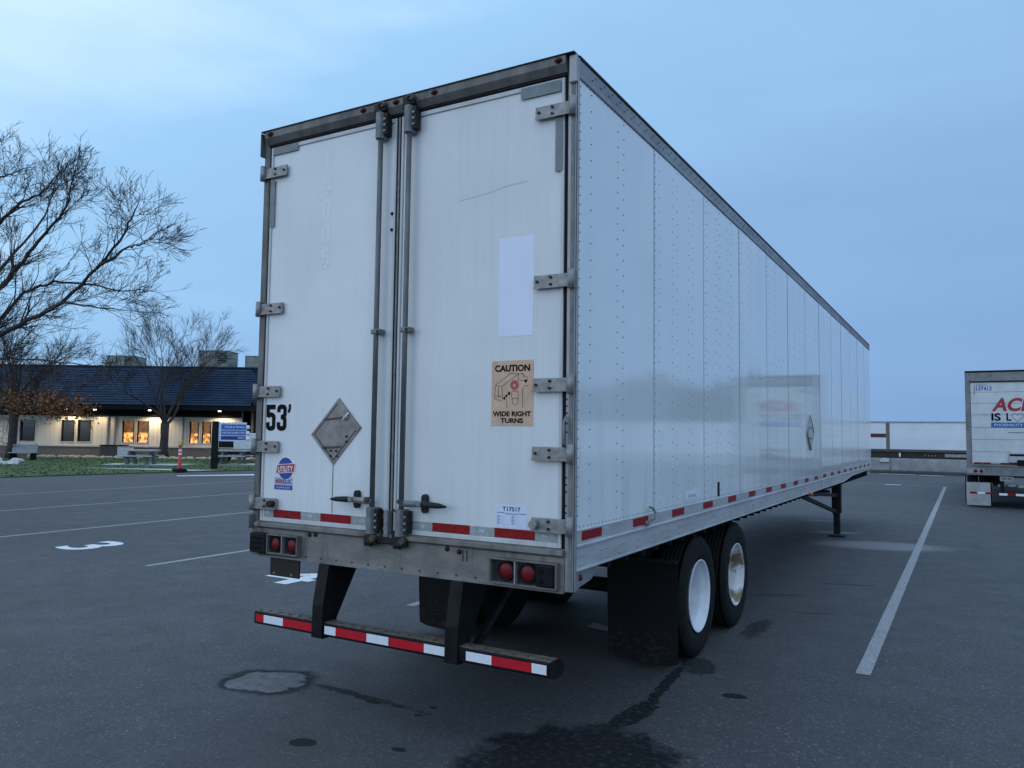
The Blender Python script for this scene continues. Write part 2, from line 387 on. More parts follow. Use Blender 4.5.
# ------------------------------------------------------------------ ground
mb = MB(); mb.add([(-900, -900, 0), (900, -900, 0), (900, 900, 0), (-900, 900, 0)], [(0, 1, 2, 3)], MATS['asphalt'])
mb.build('ground', kind='structure')
def flat(name, poly, z, m, **k):
    mb = MB(); mb.add([(p[0], p[1], z) for p in poly], [tuple(range(len(poly)))], m); return mb.build(name, **k)
pm, pm2 = MATS['marking_paint'], MATS['fresh_marking_paint']
for xx in (1.19, -3.30, -7.82, -12.40, -16.90, -21.40, 5.75):
    flat('parking_line', [(xx-.055, 2.82), (xx+.055, 2.82), (xx+.055, 32), (xx-.055, 32)], .004, pm, kind='structure')
flat('parking_line', [(-24, 32.15), (18, 32.15), (18, 32.27), (-24, 32.27)], .004, pm, kind='structure')
for (a, b, c_) in ((-2.2, -.4, 43.0), (-.2, .9, 42.5), (-1.0, -.4, 31.9)):
    flat('ground_marking', [(a, c_-.15), (b, c_-.15), (b, c_+.15), (a, c_+.15)], .008, pm2, kind='structure')
def number(txt, cx, y0=2.97, hgt=.96, w=.62, pm2=pm2):
    mb = MB(); put_text(mb, txt, cx-w/2, cx+w/2, y0, y0+hgt, .005, pm2, .02, 'ground'); return mb.build('stall_number_marking', kind='structure')
number('3', -10.2, 3.04); number('4', -5.55, 2.93, .86, .76); number('5', -1.0, pm2=pm); number('6', 3.4)

# lawn, path, crosswalk (building frame)
def lp(pts): return [tuple(loc2w(a, b).xy) for a, b in pts]
edge = [(-60, 5), (-19.15, 29.43), (-16.12, 33.2), (-12.12, 37.57), (-4, 46), (6, 58)]
mb = MB(); e2 = lp(edge)+lp([(6, 80), (-90, 80), (-90, 5)])
mb.add([(a, b, .05) for a, b in e2]+[(a, b, -.02) for a, b in e2], [tuple(range(len(e2)))[::-1]]+[(i, (i+1) % len(e2), len(e2)+(i+1) % len(e2), len(e2)+i) for i in range(len(e2))], MATS['lawn_soil'])
for i in range(len(mb.f)):
    pass
mb.build('lawn_ground', kind='structure')
flat('path', lp([(-20.6, 37.0), (-14.4, 35.35), (-13.6, 36.2), (-16.5, 36.8)]), .056, MATS['concrete'], kind='structure')
flat('path', lp([(-21.2, 40.4), (-17.6, 40.6), (-17.0, 42.6), (-21.4, 42.4)]), .056, MATS['concrete'], kind='structure')
flat('path', lp([(-15.8, 42.4), (-8, 42.6), (-8, 44.6), (-15.6, 44.4)]), .056, MATS['concrete'], kind='structure')
flat('ground_marking', lp([(-13.6, 32.0), (-10.8, 33.4), (-8.2, 35.5), (-8.6, 36.0), (-11.2, 34.2), (-13.8, 32.4)]), .005, pm2, kind='structure')
# planting bed in front of the facade
bedm = mat('bed_soil', (.035, .026, .02), .95, 0, .5, 4)
flat('planting_bed', lp([(-42, 49.6), (-12, 50.2), (-12, 54.7), (-42, 54.7)]), .057, bedm, kind='structure')
# grass blades as one stuff object
mb = MB(); rg = random.Random(3)
def inside_path(a, b): return (35.2 < b < 37.1 and -20.6 < a < -13.5 and b > 37.0-(a+20.6)*.27-.1) or (40.3 < b < 44.6 and (-21.5 < a < -17 or a > -15.9))
def edge_at(a):
    for (p_, q_) in zip(edge, edge[1:]):
        if p_[0] <= a <= q_[0]: return p_[1]+(q_[1]-p_[1])*(a-p_[0])/(q_[0]-p_[0])
    return 1e9
for i in range(20000):
    a = rg.uniform(-36, -8); b = rg.uniform(29, 50)
    if b < edge_at(a)+.05 or inside_path(a, b): continue
    p_ = loc2w(a, b, .05); t = rg.uniform(0, 6.28); w_ = rg.uniform(.03, .07); h_ = rg.uniform(.015, .04)
    dx, dy = math.cos(t)*w_, math.sin(t)*w_
    mb.add([(p_.x-dx, p_.y-dy, .05), (p_.x+dx, p_.y+dy, .05), (p_.x+dy*.6, p_.y-dx*.6, .05+h_)], [(0, 1, 2)], MATS['grass'])
mb.build('lawn', kind='stuff', label='short green lawn in front of the blue roofed building', cat='grass')

# ------------------------------------------------------------------ building
sid = NB('siding_cream'); x, y, z = sid.sep()
rib = sid.math('ABSOLUTE', sid.math('SUBTRACT', sid.math('FRACT', sid.math('MULTIPLY', x, 3.3)), .5))
sid.set(Base_Color=sid.mix(sid.step(sid.noise(1.2, 4), .3, .7), (.62, .61, .57), (.68, .67, .63)), Roughness=.7, Normal=sid.bump(sid.step(rib, .44, .48), .02))
brk = NB('brick_brown'); bt = brk.t.nodes.new('ShaderNodeTexBrick'); mpn = brk.t.nodes.new('ShaderNodeMapping'); mpn.inputs['Rotation'].default_value = (R(90), 0, 0)
brk.t.links.new(brk.obj, mpn.inputs[0]); brk.t.links.new(mpn.outputs[0], bt.inputs['Vector']); bt.inputs['Scale'].default_value = 2.2
bt.inputs['Color1'].default_value = (.10, .095, .09, 1); bt.inputs['Color2'].default_value = (.14, .13, .12, 1); bt.inputs['Mortar'].default_value = (.16, .15, .14, 1)
brk.set(Base_Color=bt.outputs[0], Roughness=.85)
roofm = mat('blue_roof_metal', (.011, .034, .072), .7, 0, .3, 1.2, spec=.2)
roofd = mat('blue_roof_dark', (.008, .020, .045), .5, 0, .3, 1.2)
fasc = mat('dark_fascia', (.010, .011, .015), .7, spec=.15)
framew = mat('window_frame_cream', (.55, .53, .48), .5)
glassd = mat('dark_glass', (.02, .025, .03), .08, 0, .3, 2, spec=.7)
pipem = mat('downpipe_grey', (.22, .22, .21), .5)
wl = NB('lit_window'); x, y, z = wl.sep()
n1 = wl.voronoi(3.3, 'Color', stretch=(1.6, 1, 1.3)); sc_ = wl.t.nodes.new('ShaderNodeSeparateColor'); wl.t.links.new(n1, sc_.inputs[0])
low = wl.step(z, 1.75, 1.55)
inten = wl.math('MULTIPLY', wl.math('ADD', wl.math('MULTIPLY', low, wl.step(sc_.outputs[0], .15, .8, .25, 1.6)), .16), wl.step(wl.noise(5, 3), .3, .6, .45, 1.1))
wl.set(Base_Color=(.02, .015, .01), Roughness=.1, Emission_Color=(1, .42, .12), Emission_Strength=wl.math('MULTIPLY', inten, 1.0))
lampm = emis('lamp_glow', (1, .9, .78), 5)

B = empty('building', tuple(loc2w(-27, 55)), 'long single storey building with blue metal mansard roof and cream walls beyond the lawn', 'building', rz=YAW)
BX = -27   # local x offset
def bb(name, boxes, parent=None, bevel=0):
    mb = MB()
    for b in boxes: mb.box(b[0]-BX, b[1]-BX, b[2]-55, b[3]-55, b[4], b[5], b[6])
    o = mb.build(name, parent or B, origin=(0, 0, 0), bevel=bevel); return o
WALLX0, WALLX1 = -44, -19
wins = [(-38.6, -37.4, 0), (-37.3, -36.1, 0), (-34.62, -33.45, 0), (-31.73, -30.67, 0), (-30.57, -29.52, 0), (-27.43, -26.47, 1), (-26.39, -25.45, 1), (-22.71, -21.93, 1), (-21.83, -21.05, 1)]
wb = []; zb, zt = .95, 2.55
xs = WALLX0
for (a, b, l_) in wins:
    wb.append((xs, a, 55, 55.25, .70, 3.40, sid.m)); xs = b
    wb.append((a, b, 55, 55.25, .70, zb, sid.m)); wb.append((a, b, 55, 55.25, zt, 3.40, sid.m))
wb.append((xs, WALLX1, 55, 55.25, .70, 3.40, sid.m)); wb.append((WALLX0-1, -4, 58, 58.3, 0, 3.4, fasc))
bb('wall', wb)
bb('brick_base', [(WALLX0, WALLX1, 54.9, 55.25, 0, .70, brk.m)])
bb('entrance_wall', [(WALLX1, -6, 56.6, 56.9, 0, 3.4, mat('brown_panel', (.09, .06, .045), .7))])
for k in (-18.2, -17.2, -14.2):
    bb('column', [(k, k+.14, 54.6, 54.74, 0, 3.3, mat('tan_post', (.30, .22, .16), .6))])
for (a, b, l_) in wins:
    fr = bb('window', [(a, a+.05, 54.96, 55.06, zb, zt, framew), (b-.05, b, 54.96, 55.06, zb, zt, framew), (a+.05, b-.05, 54.96, 55.06, zb, zb+.05, framew), (a+.05, b-.05, 54.96, 55.06, zt-.05, zt, framew),
                       (a+.05, a+.13, 55.02, 55.12, zb+.05, zt-.05, fasc), (b-.15, b-.05, 55.02, 55.12, zb+.05, zt-.05, fasc)])
    bb('pane', [(a+.05, b-.05, 55.1, 55.13, zb+.05, zt-.05, wl.m if l_ else glassd)], fr)
    if l_ == 0: fr['label'] = 'dark unlit window with cream frame'
    else: fr['label'] = 'window glowing orange from indoor lights'
for k in (-28.37, -27.85, -23.08):
    mb = MB(); mb.box(k-BX-.04, k-BX+.04, -.12, -.02, .1, 3.1, pipem); mb.build('downpipe', B, origin=(0, 0, 0))
bb('sill_trim', [(WALLX0, WALLX1, 54.86, 54.9, .66, .76, framew)])
# soffit, fascia, mansard
bb('fascia', [(WALLX0-2, -16.8, 52.9, 53.05, 3.25, 3.62, fasc), (WALLX0-2, -16.8, 53.05, 55.25, 3.30, 3.38, fasc), (WALLX0-2, WALLX1, 54.88, 54.97, 2.82, 3.3, fasc), (-16.8, 0, 54.6, 54.8, 3.05, 3.5, fasc), (-16.8, 0, 54.8, 57, 3.2, 3.4, fasc)])
mb = MB(); n = 15; x0, x1 = WALLX0-2-BX, -17.7-BX
for i in range(n):   # horizontal lapped metal courses
    t0, t1_ = i/n, (i+1)/n
    ya, za = 52.9+(56.2-52.9)*t0-55, 3.62+(6.32-3.62)*t0; yb, zb2 = 52.9+(56.2-52.9)*t1_-55, 3.62+(6.32-3.62)*t1_
    ins = 0.0 if t1_ < .70 else (t1_-.70)*4.0
    ins0 = 0.0 if t0 < .70 else (t0-.70)*4.0
    mb.add([(x0, ya-.10, za-.02), (x1-ins0, ya-.10, za-.02), (x1-ins, yb+.0, zb2), (x0, yb, zb2), (x0, ya, za-.0), (x1-ins0, ya, za)], [(0, 1, 2, 3)], roofm); mb.add([(x0, ya-.10, za-.02), (x1-ins0, ya-.10, za-.02), (x0, ya+.02, za-.05), (x1-ins0, ya+.02, za-.05)], [(2, 3, 1, 0)], roofd)  # lap undersides in darker blue: lap shadow put into the colour
mb.build('mansard_roof', B, origin=(0, 0, 0))
bb('parapet', [(WALLX0-2, -6, 56.25, 56.6, 3.4, 6.42, roofm), (WALLX0-2, -6, 56.2, 56.66, 6.42, 6.50, roofd), (WALLX0-2, -6, 56.6, 75, 6.0, 6.1, roofd), (-17.7, -17.5, 53.3, 56.25, 3.5, 5.2, roofd)])
for (lx, wrm) in ((-38.0, 1), (-30.92, 1), (-28.9, 0), (-25.1, 1), (-20.25, 1)):
    mb = MB(); mb.rev([(0, 0), (.09, 0), (.10, .06), (0, .06)], (lx-BX, -.9, 3.2), (0, 0, 1), lampm, 12); o = mb.build('soffit_lamp', B, origin=(0, 0, 0))
    ld = bpy.data.lights.new('soffit_light', 'SPOT'); ld.energy = 200 if wrm else 80; ld.color = (1, .74, .42); ld.shadow_soft_size = .08; ld.spot_size = R(150); ld.spot_blend = .6
    lo = bpy.data.objects.new('soffit_light', ld); COL.objects.link(lo); lo.parent = B; lo.location = (lx-BX, -.75, 3.15)
# rooftop units
hv = mat('hvac_grey', (.28, .32, .30), .6, .1, .3, 2)
for (a, b, dpt, zt_, lab) in ((-30.84, -28.72, 60, 7.45, 'grey rooftop air handler farthest left on the blue roof, behind bare twigs'), (-23.04, -20.83, 58, 7.72, 'tall grey rooftop unit between two others, standing right of the small tree crown'), (-20.3, -18.2, 60, 7.55, 'grey rooftop unit nearest the white trailer, partly hidden by it')):
    o_ = loc2w((a+b)/2, dpt, 6.1); E_ = empty('rooftop_unit', tuple(o_), lab, 'air conditioner', 'rooftop units on the blue roofed building', rz=YAW)
    w_ = (b-a)/2; mb = MB(); h_ = zt_-6.1
    mb.prism([(-w_*.85, 0), (w_*.85, 0), (w_, h_*.45), (w_, h_), (-w_, h_), (-w_, h_*.45)], 'y', -1, 1, hv); mb.build('housing', E_, origin=(0, 0, 0), bevel=.02)
    mb = MB(); mb.box(w_*.3, w_*.86, -1.04, -1.003, h_*.5, h_*.93, fasc)
    for k in range(5): mb.box(w_*.3, w_*.86, -1.07, -1.045, h_*(.52+.08*k), h_*(.55+.08*k), hv)
    mb.build('vent_grille', E_, origin=(0, 0, 0))
    mb = MB(); mb.box(-w_-.02, w_+.02, -1.04, 1.04, h_, h_+.05, hv); mb.build('cap', E_, origin=(0, 0, 0))

# ------------------------------------------------------------------ garden furniture near the building
conc2 = mat('pale_concrete', (.36, .37, .37), .8, 0, .2, 5); wood = mat('weathered_wood', (.27, .24, .21), .8, 0, .3, 4, stretch=(.3, 3, 3))
greyp = mat('grey_plastic', (.26, .30, .33), .6, 0, .1)
def picnic(x_, d_, lab, s=.82, m=conc2):
    E_ = empty('picnic_table', tuple(loc2w(x_, d_, .05)), lab, 'picnic table', 'picnic tables on the lawn', rz=YAW)
    mb = MB(); mb.box(-1.05*s, 1.05*s, -.38, .38, .70, .78, m); mb.build('tabletop', E_, origin=(0, 0, 0), bevel=.01)
    for sy_ in (-1, 1):
        mb = MB(); mb.box(-1.05*s, 1.05*s, sy_*.72-.15, sy_*.72+.15, .42, .48, m); mb.build('bench_seat', E_, origin=(0, 0, 0), bevel=.01)
    for sx_ in (-1, 1):
        mb = MB(); mb.prism([(-.55, .0), (-.35, .0), (-.22, .5), (.22, .5), (.35, .0), (.55, .0), (.25, .7), (-.25, .7)], 'x', sx_*.62*s-.07, sx_*.62*s+.07, mat('dark_concrete', (.12, .12, .12), .8)); mb.box(sx_*.62*s-.05, sx_*.62*s+.05, -.8, .8, .34, .42, MATS['dark_concrete']); mb.build('support', E_, origin=(0, 0, 0))
    return E_
picnic(-19.6, 41.5, 'pale concrete picnic table on the lawn, left of the orange post')
picnic(-15.4, 43.4, 'pale concrete picnic table on the lawn, behind the blue sign post')
E_ = empty('bench', tuple(loc2w(-28.2, 45.2, .05)), 'grey slatted bench facing the lot beside the brown leaved tree', 'bench', rz=YAW)
mb = MB()
for k in range(4): mb.box(-.72, .72, .18+k*.02, .23+k*.02, .45+k*.12, .55+k*.12, greyp)
mb.build('backrest', E_, origin=(0, 0, 0)); mb = MB()
for k in range(4): mb.box(-.72, .72, -.25+k*.12, -.15+k*.12, .40, .44, greyp)
mb.build('seat', E_, origin=(0, 0, 0))
for k in (-.6, .6):
    mb = MB(); mb.box(k-.04, k+.04, -.22, .24, 0, .40, fasc); mb.box(k-.04, k+.04, .245, .30, .0, .95, fasc); mb.build('leg', E_, origin=(0, 0, 0))
E_ = empty('utility_cabinet', tuple(loc2w(-27.2, 53.6, .05)), 'dark brown box shaped cabinet against the brick base under the downpipes', 'cabinet', rz=YAW)
mb = MB(); mb.box(-.75, .75, -.4, .4, 0, .72, mat('cabinet_brown', (.06, .055, .05), .7)); mb.build('body', E_, origin=(0, 0, 0), bevel=.02)
mb = MB(); mb.box(-.8, .8, -.45, .45, .72, .78, fasc); mb.build('lid', E_, origin=(0, 0, 0))
mb = MB(); mb.prism([(.82, 0), (1.35, 0), (.82, .55)], 'y', -.35, .35, MATS['cabinet_brown']); mb.build('ramp', E_, origin=(0, 0, 0))
E_ = empty('utility_cart', tuple(loc2w(-16.0, 46.2, .05)), 'white boxy utility cart with dark seat behind the blue sign', 'cart', rz=YAW)
cartw = mat('cart_white', (.55, .57, .60), .4)
mb = MB(); mb.box(-.2, 2.3, -.6, .6, .75, 1.55, cartw); mb.box(-.2, 1.9, -.55, .55, 1.55, 1.7, cartw); mb.build('body', E_, origin=(0, 0, 0), bevel=.05)
mb = MB(); mb.box(-1.1, -.25, -.5, .5, .85, 1.35, fasc); mb.build('seat', E_, origin=(0, 0, 0), bevel=.04)
mb = MB(); mb.box(-1.5, 2.4, -.55, .55, .45, .72, fasc); mb.build('chassis', E_, origin=(0, 0, 0), bevel=.03)
for sx_ in (-1.0, 1.8):
    for sy_ in (-.6, .6):
        mb = MB(); mb.rev([(0, -.1), (.26, -.1), (.30, -.05), (.30, .05), (.26, .1), (0, .1)], (sx_, sy_, .30), (0, 1, 0), rubber, 20); mb.build('wheel', E_, origin=(0, 0, 0))
E_ = empty('utility_box', tuple(loc2w(-26.3, 53.4, .05)), 'small pale housing below the lit window, left of the nearer picnic table', 'utility box', rz=YAW)
mb = MB(); mb.box(-.42, .42, -.3, .3, 0, .66, cartw); mb.build('housing', E_, origin=(0, 0, 0), bevel=.02)
mb = MB(); mb.box(-.44, .44, -.32, .32, .66, .70, pipem); mb.build('lid', E_, origin=(0, 0, 0))
# rocks along the bed edge
rockm = mat('river_rock', (.48, .40, .32), .85, 0, .4, 6); rockw = mat('pale_rock', (.5, .5, .5), .85, 0, .2, 6)
def rock_mesh(m, seed):
    rr = random.Random(seed); mb = MB(); n1_, n2_ = 6, 9; vs = [(0, 0, -.4)]
    for i in range(1, n1_):
        for k in range(n2_):
            a = math.pi*i/n1_-math.pi/2; t = 2*math.pi*k/n2_; r0 = rr.uniform(.78, 1.1)
            vs.append((math.cos(a)*math.cos(t)*r0*1.2, math.cos(a)*math.sin(t)*r0, math.sin(a)*.7*r0))
    vs.append((0, 0, .62)); fs = []
    for k in range(n2_):
        fs.append((0, 1+(k+1) % n2_, 1+k)); fs.append((len(vs)-1, 1+(n1_-2)*n2_+k, 1+(n1_-2)*n2_+(k+1) % n2_))
        for i in range(n1_-2): a = 1+i*n2_; fs.append((a+k, a+(k+1) % n2_, a+n2_+(k+1) % n2_, a+n2_+k))
    mb.add(vs, fs, m, False); return mb
protoR = [rock_mesh(rockm, 5).build('rock', label='rounded tan rock in the row edging the planting bed', cat='rock', group='rocks edging the planting bed'),
          rock_mesh(rockm, 9).build('rock', label='rounded tan rock in the row edging the planting bed', cat='rock', group='rocks edging the planting bed')]
rr = random.Random(11); first = [True, True]
for i in range(64):
    k = i % 2; o = protoR[k] if first[k] else protoR[k].copy()
    if not first[k]: COL.objects.link(o)
    first[k] = False
    p_ = loc2w(-30.5+i*.27+rr.uniform(-.1, .1), 49.7+rr.uniform(-.25, .25), .10); sc = rr.uniform(.16, .28); o.location = p_; o.scale = (sc, sc*.9, sc*.8); o.rotation_euler.z = rr.uniform(0, 6)
pw = rock_mesh(rockw, 21).build('rock', label='pale white stone heaped on the lawn edge, in the pile at the far left', cat='rock', group='pale stones heaped at the left')
for i in range(12):
    o = pw if i == 0 else pw.copy()
    if i: COL.objects.link(o)
    p_ = loc2w(-25.2+rr.uniform(-.7, 1.1), 38.6+rr.uniform(-.4, .4), .14+(.14 if i > 8 else 0)); sc = rr.uniform(.13, .22); o.location = p_; o.scale = (sc, sc, sc); o.rotation_euler.z = rr.uniform(0, 6)

# orange delineator post
o_ = loc2w(-14.75, 34.9, 0); E_ = empty('delineator_post', tuple(o_), 'orange red delineator post with white bands, yellow top and black base at the lawn edge', 'post')
orng = mat('orange_plastic', (.60, .035, .03), .45, 0, .1); yel = mat('yellow_plastic', (.55, .38, .03), .5)
mb = MB(); mb.rev([(0, 0), (.32, 0), (.31, .15), (.14, .19), (0, .19)], o_, (0, 0, 1), rubber, 8, False); mb.build('base', E_)
mb = MB(); mb.rev([(.075, .16), (.065, 1.16), (0, 1.17)], o_, (0, 0, 1), orng, 16); mb.build('tube', E_)
for z_ in (.78, .93): mb = MB(); mb.rev([(.072, 0), (.074, .01), (.074, .07), (.07, .08)], o_+Vector((0, 0, z_)), (0, 0, 1), white, 16); mb.build('reflective_band', E_)
mb = MB(); mb.rev([(0, 0), (.09, 0), (.10, .07), (.07, .14), (0, .14)], o_+Vector((0, 0, 1.17)), (0, 0, 1), yel, 12); mb.tube([o_+Vector((-.08, 0, 1.28)), o_+Vector((-.1, 0, 1.4))], .03, yel, 6); mb.tube([o_+Vector((.08, 0, 1.28)), o_+Vector((.1, 0, 1.4))], .03, yel, 6); mb.build('top_handle', E_)
# blue direction sign on a black post
E_ = empty('direction_sign', tuple(loc2w(-14.2, 37.5, .05)), 'blue and white direction sign hung from one black post on the lawn', 'sign', rz=YAW)
k = 37.5/35
mb = MB(); mb.box(-.13, .13, -.12, .12, 0, 2.28, fasc); mb.build('post', E_, origin=(0, 0, 0), bevel=.01)
mb = MB(); mb.box(.18, 1.50, -.06, -.0, 1.33, 2.24, mat('sign_panel', (.56, .66, .80), .4)); mb.box(-.1, .2, -.02, .02, 1.5, 1.6, fasc); mb.box(-.1, .2, -.02, .02, 2.0, 2.1, fasc); mb.build('panel', E_, origin=(0, 0, 0))
mb = MB()
for j, (z0, z1, m_) in enumerate(((1.88, 2.14, mat('sign_blue', (.03, .12, .42), .4)), (1.62, 1.85, MATS['sign_blue']), (1.40, 1.58, mat('sign_navy', (.008, .03, .22), .4)))):
    mb.box(.30, 1.48, -.066, -.061, z0, z1, m_)
put_text(mb, 'TOUR & TRUCK', .45, 1.42, 1.96, 2.06, -.070, white, .01); put_text(mb, 'VISITORS & EMPLOYEE', .36, 1.42, 1.69, 1.78, -.070, white, .01); put_text(mb, 'OFFICE', 1.10, 1.42, 1.45, 1.53, -.070, white, .01)
mb.build('lettering', E_, origin=(0, 0, 0))
for z_ in (1.46, 1.73, 2.0): mb = MB(); mb.rev([(0, 0), (.10, 0), (.10, .03), (0, .03)], (1.58, -.07, z_), (0, 1, 0), white, 14); mb.build('arrow_disc', E_, origin=(0, 0, 0))

# ------------------------------------------------------------------ bare trees
bark = mat('bark', (.045, .036, .032), .9, 0, .4, 9, stretch=(1, 1, .3)); twig = mat('twig_bark', (.050, .035, .033), .9, 0, .3, 6)
leafb = mat('brown_leaf', (.27, .11, .04), .8, 0, .5, 3)
class Tree:
    def __init__(s, seed, jit=.14): s.jit = jit; s.r = random.Random(seed); s.tr = MB(); s.cr = MB(); s.lf = MB()
    def grow(s, p, d_, ln, rad, lev, maxlev, upb=.25, kids=(5, 7), spread=.65, thin=.0055):
        r = s.r; n = max(3, int(5-lev*.5)); pts = [p.copy()]; rs = [rad]; dd = d_.normalized()
        for i in range(n):
            dd = (dd+Vector((r.gauss(0, s.jit), r.gauss(0, s.jit), r.gauss(0, s.jit*.8)))+Vector((0, 0, upb*(.16+.06*lev)))).normalized()
            p = p+dd*ln/n; pts.append(p.copy()); rs.append(max(thin*.7, rad*(1-.72*(i+1)/n)))
        (s.cr).tube(pts, rs, bark if rad > .025 else twig, 6 if rad > .03 else (4 if rad > .012 else 3), caps=False)
        if lev >= maxlev: return
        k = r.randint(*kids)
        for j in range(k):
            t = r.uniform(.22, .98) if j else 1.0
            i = min(int(t*n), n-1); f_ = t*n-i; q_ = pts[i].lerp(pts[i+1], f_); seg = (pts[i+1]-pts[i]).normalized()
            a = seg.orthogonal().normalized(); b = seg.cross(a); th = r.uniform(0, 2*math.pi)
            side_ = a*math.cos(th)+b*math.sin(th)
            nd = (seg+side_*r.uniform(spread*.6, spread*1.25)).normalized()
            rr_ = rs[i]+(rs[i+1]-rs[i])*f_
            s.grow(q_, nd, ln*r.uniform(.50, .85)*(1.12-.35*t), max(thin, rr_*r.uniform(.5, .72)), lev+1, maxlev, upb, kids, spread, thin)
    def limb(s, pts, r0, r1, maxlev, dens, ln0, upb=.3, thin=.006):
        # a given limb path in world space, twigs spawned along it
        P_ = []
        for i in range(len(pts)-1):
            for k in range(4): P_.append(pts[i].lerp(pts[i+1], k/4)+Vector((s.r.gauss(0, .02), s.r.gauss(0, .02), s.r.gauss(0, .02))))
        P_.append(pts[-1]); n = len(P_); rs = [r0+(r1-r0)*(i/(n-1))**.8 for i in range(n)]
        s.cr.tube(P_, rs, bark, 7, caps=False); tot = sum((P_[i+1]-P_[i]).length for i in range(n-1))
        for j in range(int(tot*dens)):
            t = s.r.uniform(.08, 1.0); i = min(int(t*(n-1)), n-2); q_ = P_[i].lerp(P_[i+1], t*(n-1)-i); seg = (P_[i+1]-P_[i]).normalized()
            a = seg.orthogonal().normalized(); b = seg.cross(a); th = s.r.uniform(0, 6.283)
            nd = (seg*1.1+(a*math.cos(th)+b*math.sin(th))*s.r.uniform(.5, 1.0)+Vector((0, 0, .15))).normalized()
            s.grow(q_, nd, ln0*s.r.uniform(.5, 1.1)*(1.1-.45*t), max(thin*1.3, rs[i]*.42), 1 if s.r.random() < .45 else 2, maxlev, upb, (3, 4), .6, thin)
        s.grow(P_[-1], (P_[-1]-P_[-2]), ln0*.75, r1, 2, maxlev, upb, (3, 4), .5, thin)
    def done(s, name, base, lab, cat='tree', group=None, leaves=0):
        E_ = empty(name, tuple(base), lab, cat, group)
        s.tr.build('trunk', E_); s.cr.build('branches', E_)
        if s.lf.v: s.lf.build('leaves', E_)
        return E_
def rh(a, b, z_): return loc2w(a, b, z_)
# small tree with clear trunk in the middle of the lawn
T = Tree(5); b0 = loc2w(-23.1, 52, .05)
T.tr.tube([b0, b0+Vector((.02, 0, .5)), b0+Vector((.0, .05, 1.4)), b0+Vector((.05, 0, 2.3))], [.38, .28, .25, .28], bark, 12)
for k in range(8):
    th = k*2.4+.3; tilt = (.25, .65, .5, .8, .35, .7, .55, .9, .45)[k]
    T.grow(b0+Vector((0, 0, 1.75+.10*k)), Vector((math.cos(th)*tilt, math.sin(th)*tilt, 1.0)), 3.9+T.r.uniform(-.4, .6), .10, 0, 4, .06, (4, 5), .45, .0085)
T.done('bare_tree', b0, 'small leafless tree with short dark trunk standing between the lit windows')
# left tree with brown leaves on low branches
T = Tree(12); b0 = loc2w(-30.65, 48, .05)
T.tr.tube([b0, b0+Vector((.05, 0, .8)), b0+Vector((.0, .05, 1.9)), b0+Vector((.1, 0, 2.9))], [.36, .25, .24, .28], bark, 12)
for k in range(9):
    th = k*2.4+1.0; tilt = (.3, .9, .5, 1.1, .35, .8, .6, 1.2, .5)[k]
    T.grow(b0+Vector((0, 0, 2.5+.06*k)), Vector((math.cos(th)*tilt, math.sin(th)*tilt, 1.0)), 3.5+T.r.uniform(-.4, .8), .12, 0, 4, .04, (4, 5), .55, .008)
for (dx_, z_) in ((4.2, 2.7), (3.2, 3.3), (-1.2, 2.9), (2.2, 2.9)):
    st = b0+Vector((0, 0, 2.6)); en = b0+rt*dx_+Vector((0, 0, z_)); T.limb([st, st.lerp(en, .5)+Vector((0, 0, .5)), en], .09, .03, 3, 4, 1.0, -.1, .009)
rl = T.r
for i in range(3600):
    a = rl.gauss(1.6, 1.9); 
    if a > 4.7 or a < -2.6: continue
    z_ = 3.55-.10*max(0, a)+rl.gauss(0, .42); b_ = rl.gauss(0, .8)
    if math.sin(a*3.1)+math.sin(a*7+z_*4) < -.6: continue
    q_ = b0+rt*a+Vector((-sy, cy, 0))*b_+Vector((0, 0, z_)); u_ = Vector((rl.gauss(0, 1), rl.gauss(0, 1), rl.gauss(0, 1))).normalized()*rl.uniform(.05, .10); v_ = u_.orthogonal().normalized()*rl.uniform(.04, .08)
    T.lf.add([q_-u_, q_+v_, q_+u_, q_-v_], [(0, 1, 2, 3)], leafb)
T.done('brown_leaved_tree', b0, 'tree at the far left keeping brown leaves on its low branches, beside the bench')
# large near tree whose limbs reach in from the left
T = Tree(23, .10); D0 = 22.0; b0 = loc2w((-95-512)/780*D0, D0, 0.0)
def px(u_, v_, dd):
    d_ = rt2*((u_-512)/FPX)-up2*((v_-384)/FPX)+fwd; fh = Vector((-sy, cy, 0)); return CAM+d_*(dd/d_.dot(fh))
cr0 = px(-98, 372, D0)
T.tr.tube([b0, b0+Vector((0, 0, .6)), b0.lerp(cr0, .6)+Vector((.05, 0, 0)), cr0, px(-96, 325, D0)], [.48, .36, .31, .30, .24], bark, 14)
limbs = [([(0, 334), (39, 315), (64, 300), (99, 267), (127, 230), (135, 210)], 22, 18.5, .12, .02),
         ([(0, 319), (24, 292), (54, 282), (90, 285), (125, 291), (145, 290)], 22, 24.5, .09, .015),
         ([(0, 288), (18, 267), (39, 240), (60, 216), (70, 198), (72, 182)], 22, 21, .11, .02),
         ([(-30, 300), (0, 270), (25, 243), (45, 215), (53, 192), (56, 178)], 22, 26, .09, .015),
         ([(0, 222), (18, 204), (39, 195), (54, 178)], 22, 19, .09, .02),
         ([(-20, 215), (0, 177), (16, 172), (26, 168)], 22, 24, .07, .015),
         ([(40, 315), (64, 302), (90, 307), (120, 310)], 20.5, 20.5, .05, .015),
         ([(99, 267), (129, 246), (142, 244), (148, 240)], 19.8, 17.5, .04, .012),
         ([(0, 359), (50, 361), (95, 366)], 22, 20, .05, .015),
         ([(0, 397), (40, 388), (85, 389)], 22, 21, .05, .012),
         ([(-60, 250), (-40, 200), (-18, 172), (-8, 158)], 22, 23, .10, .02)]
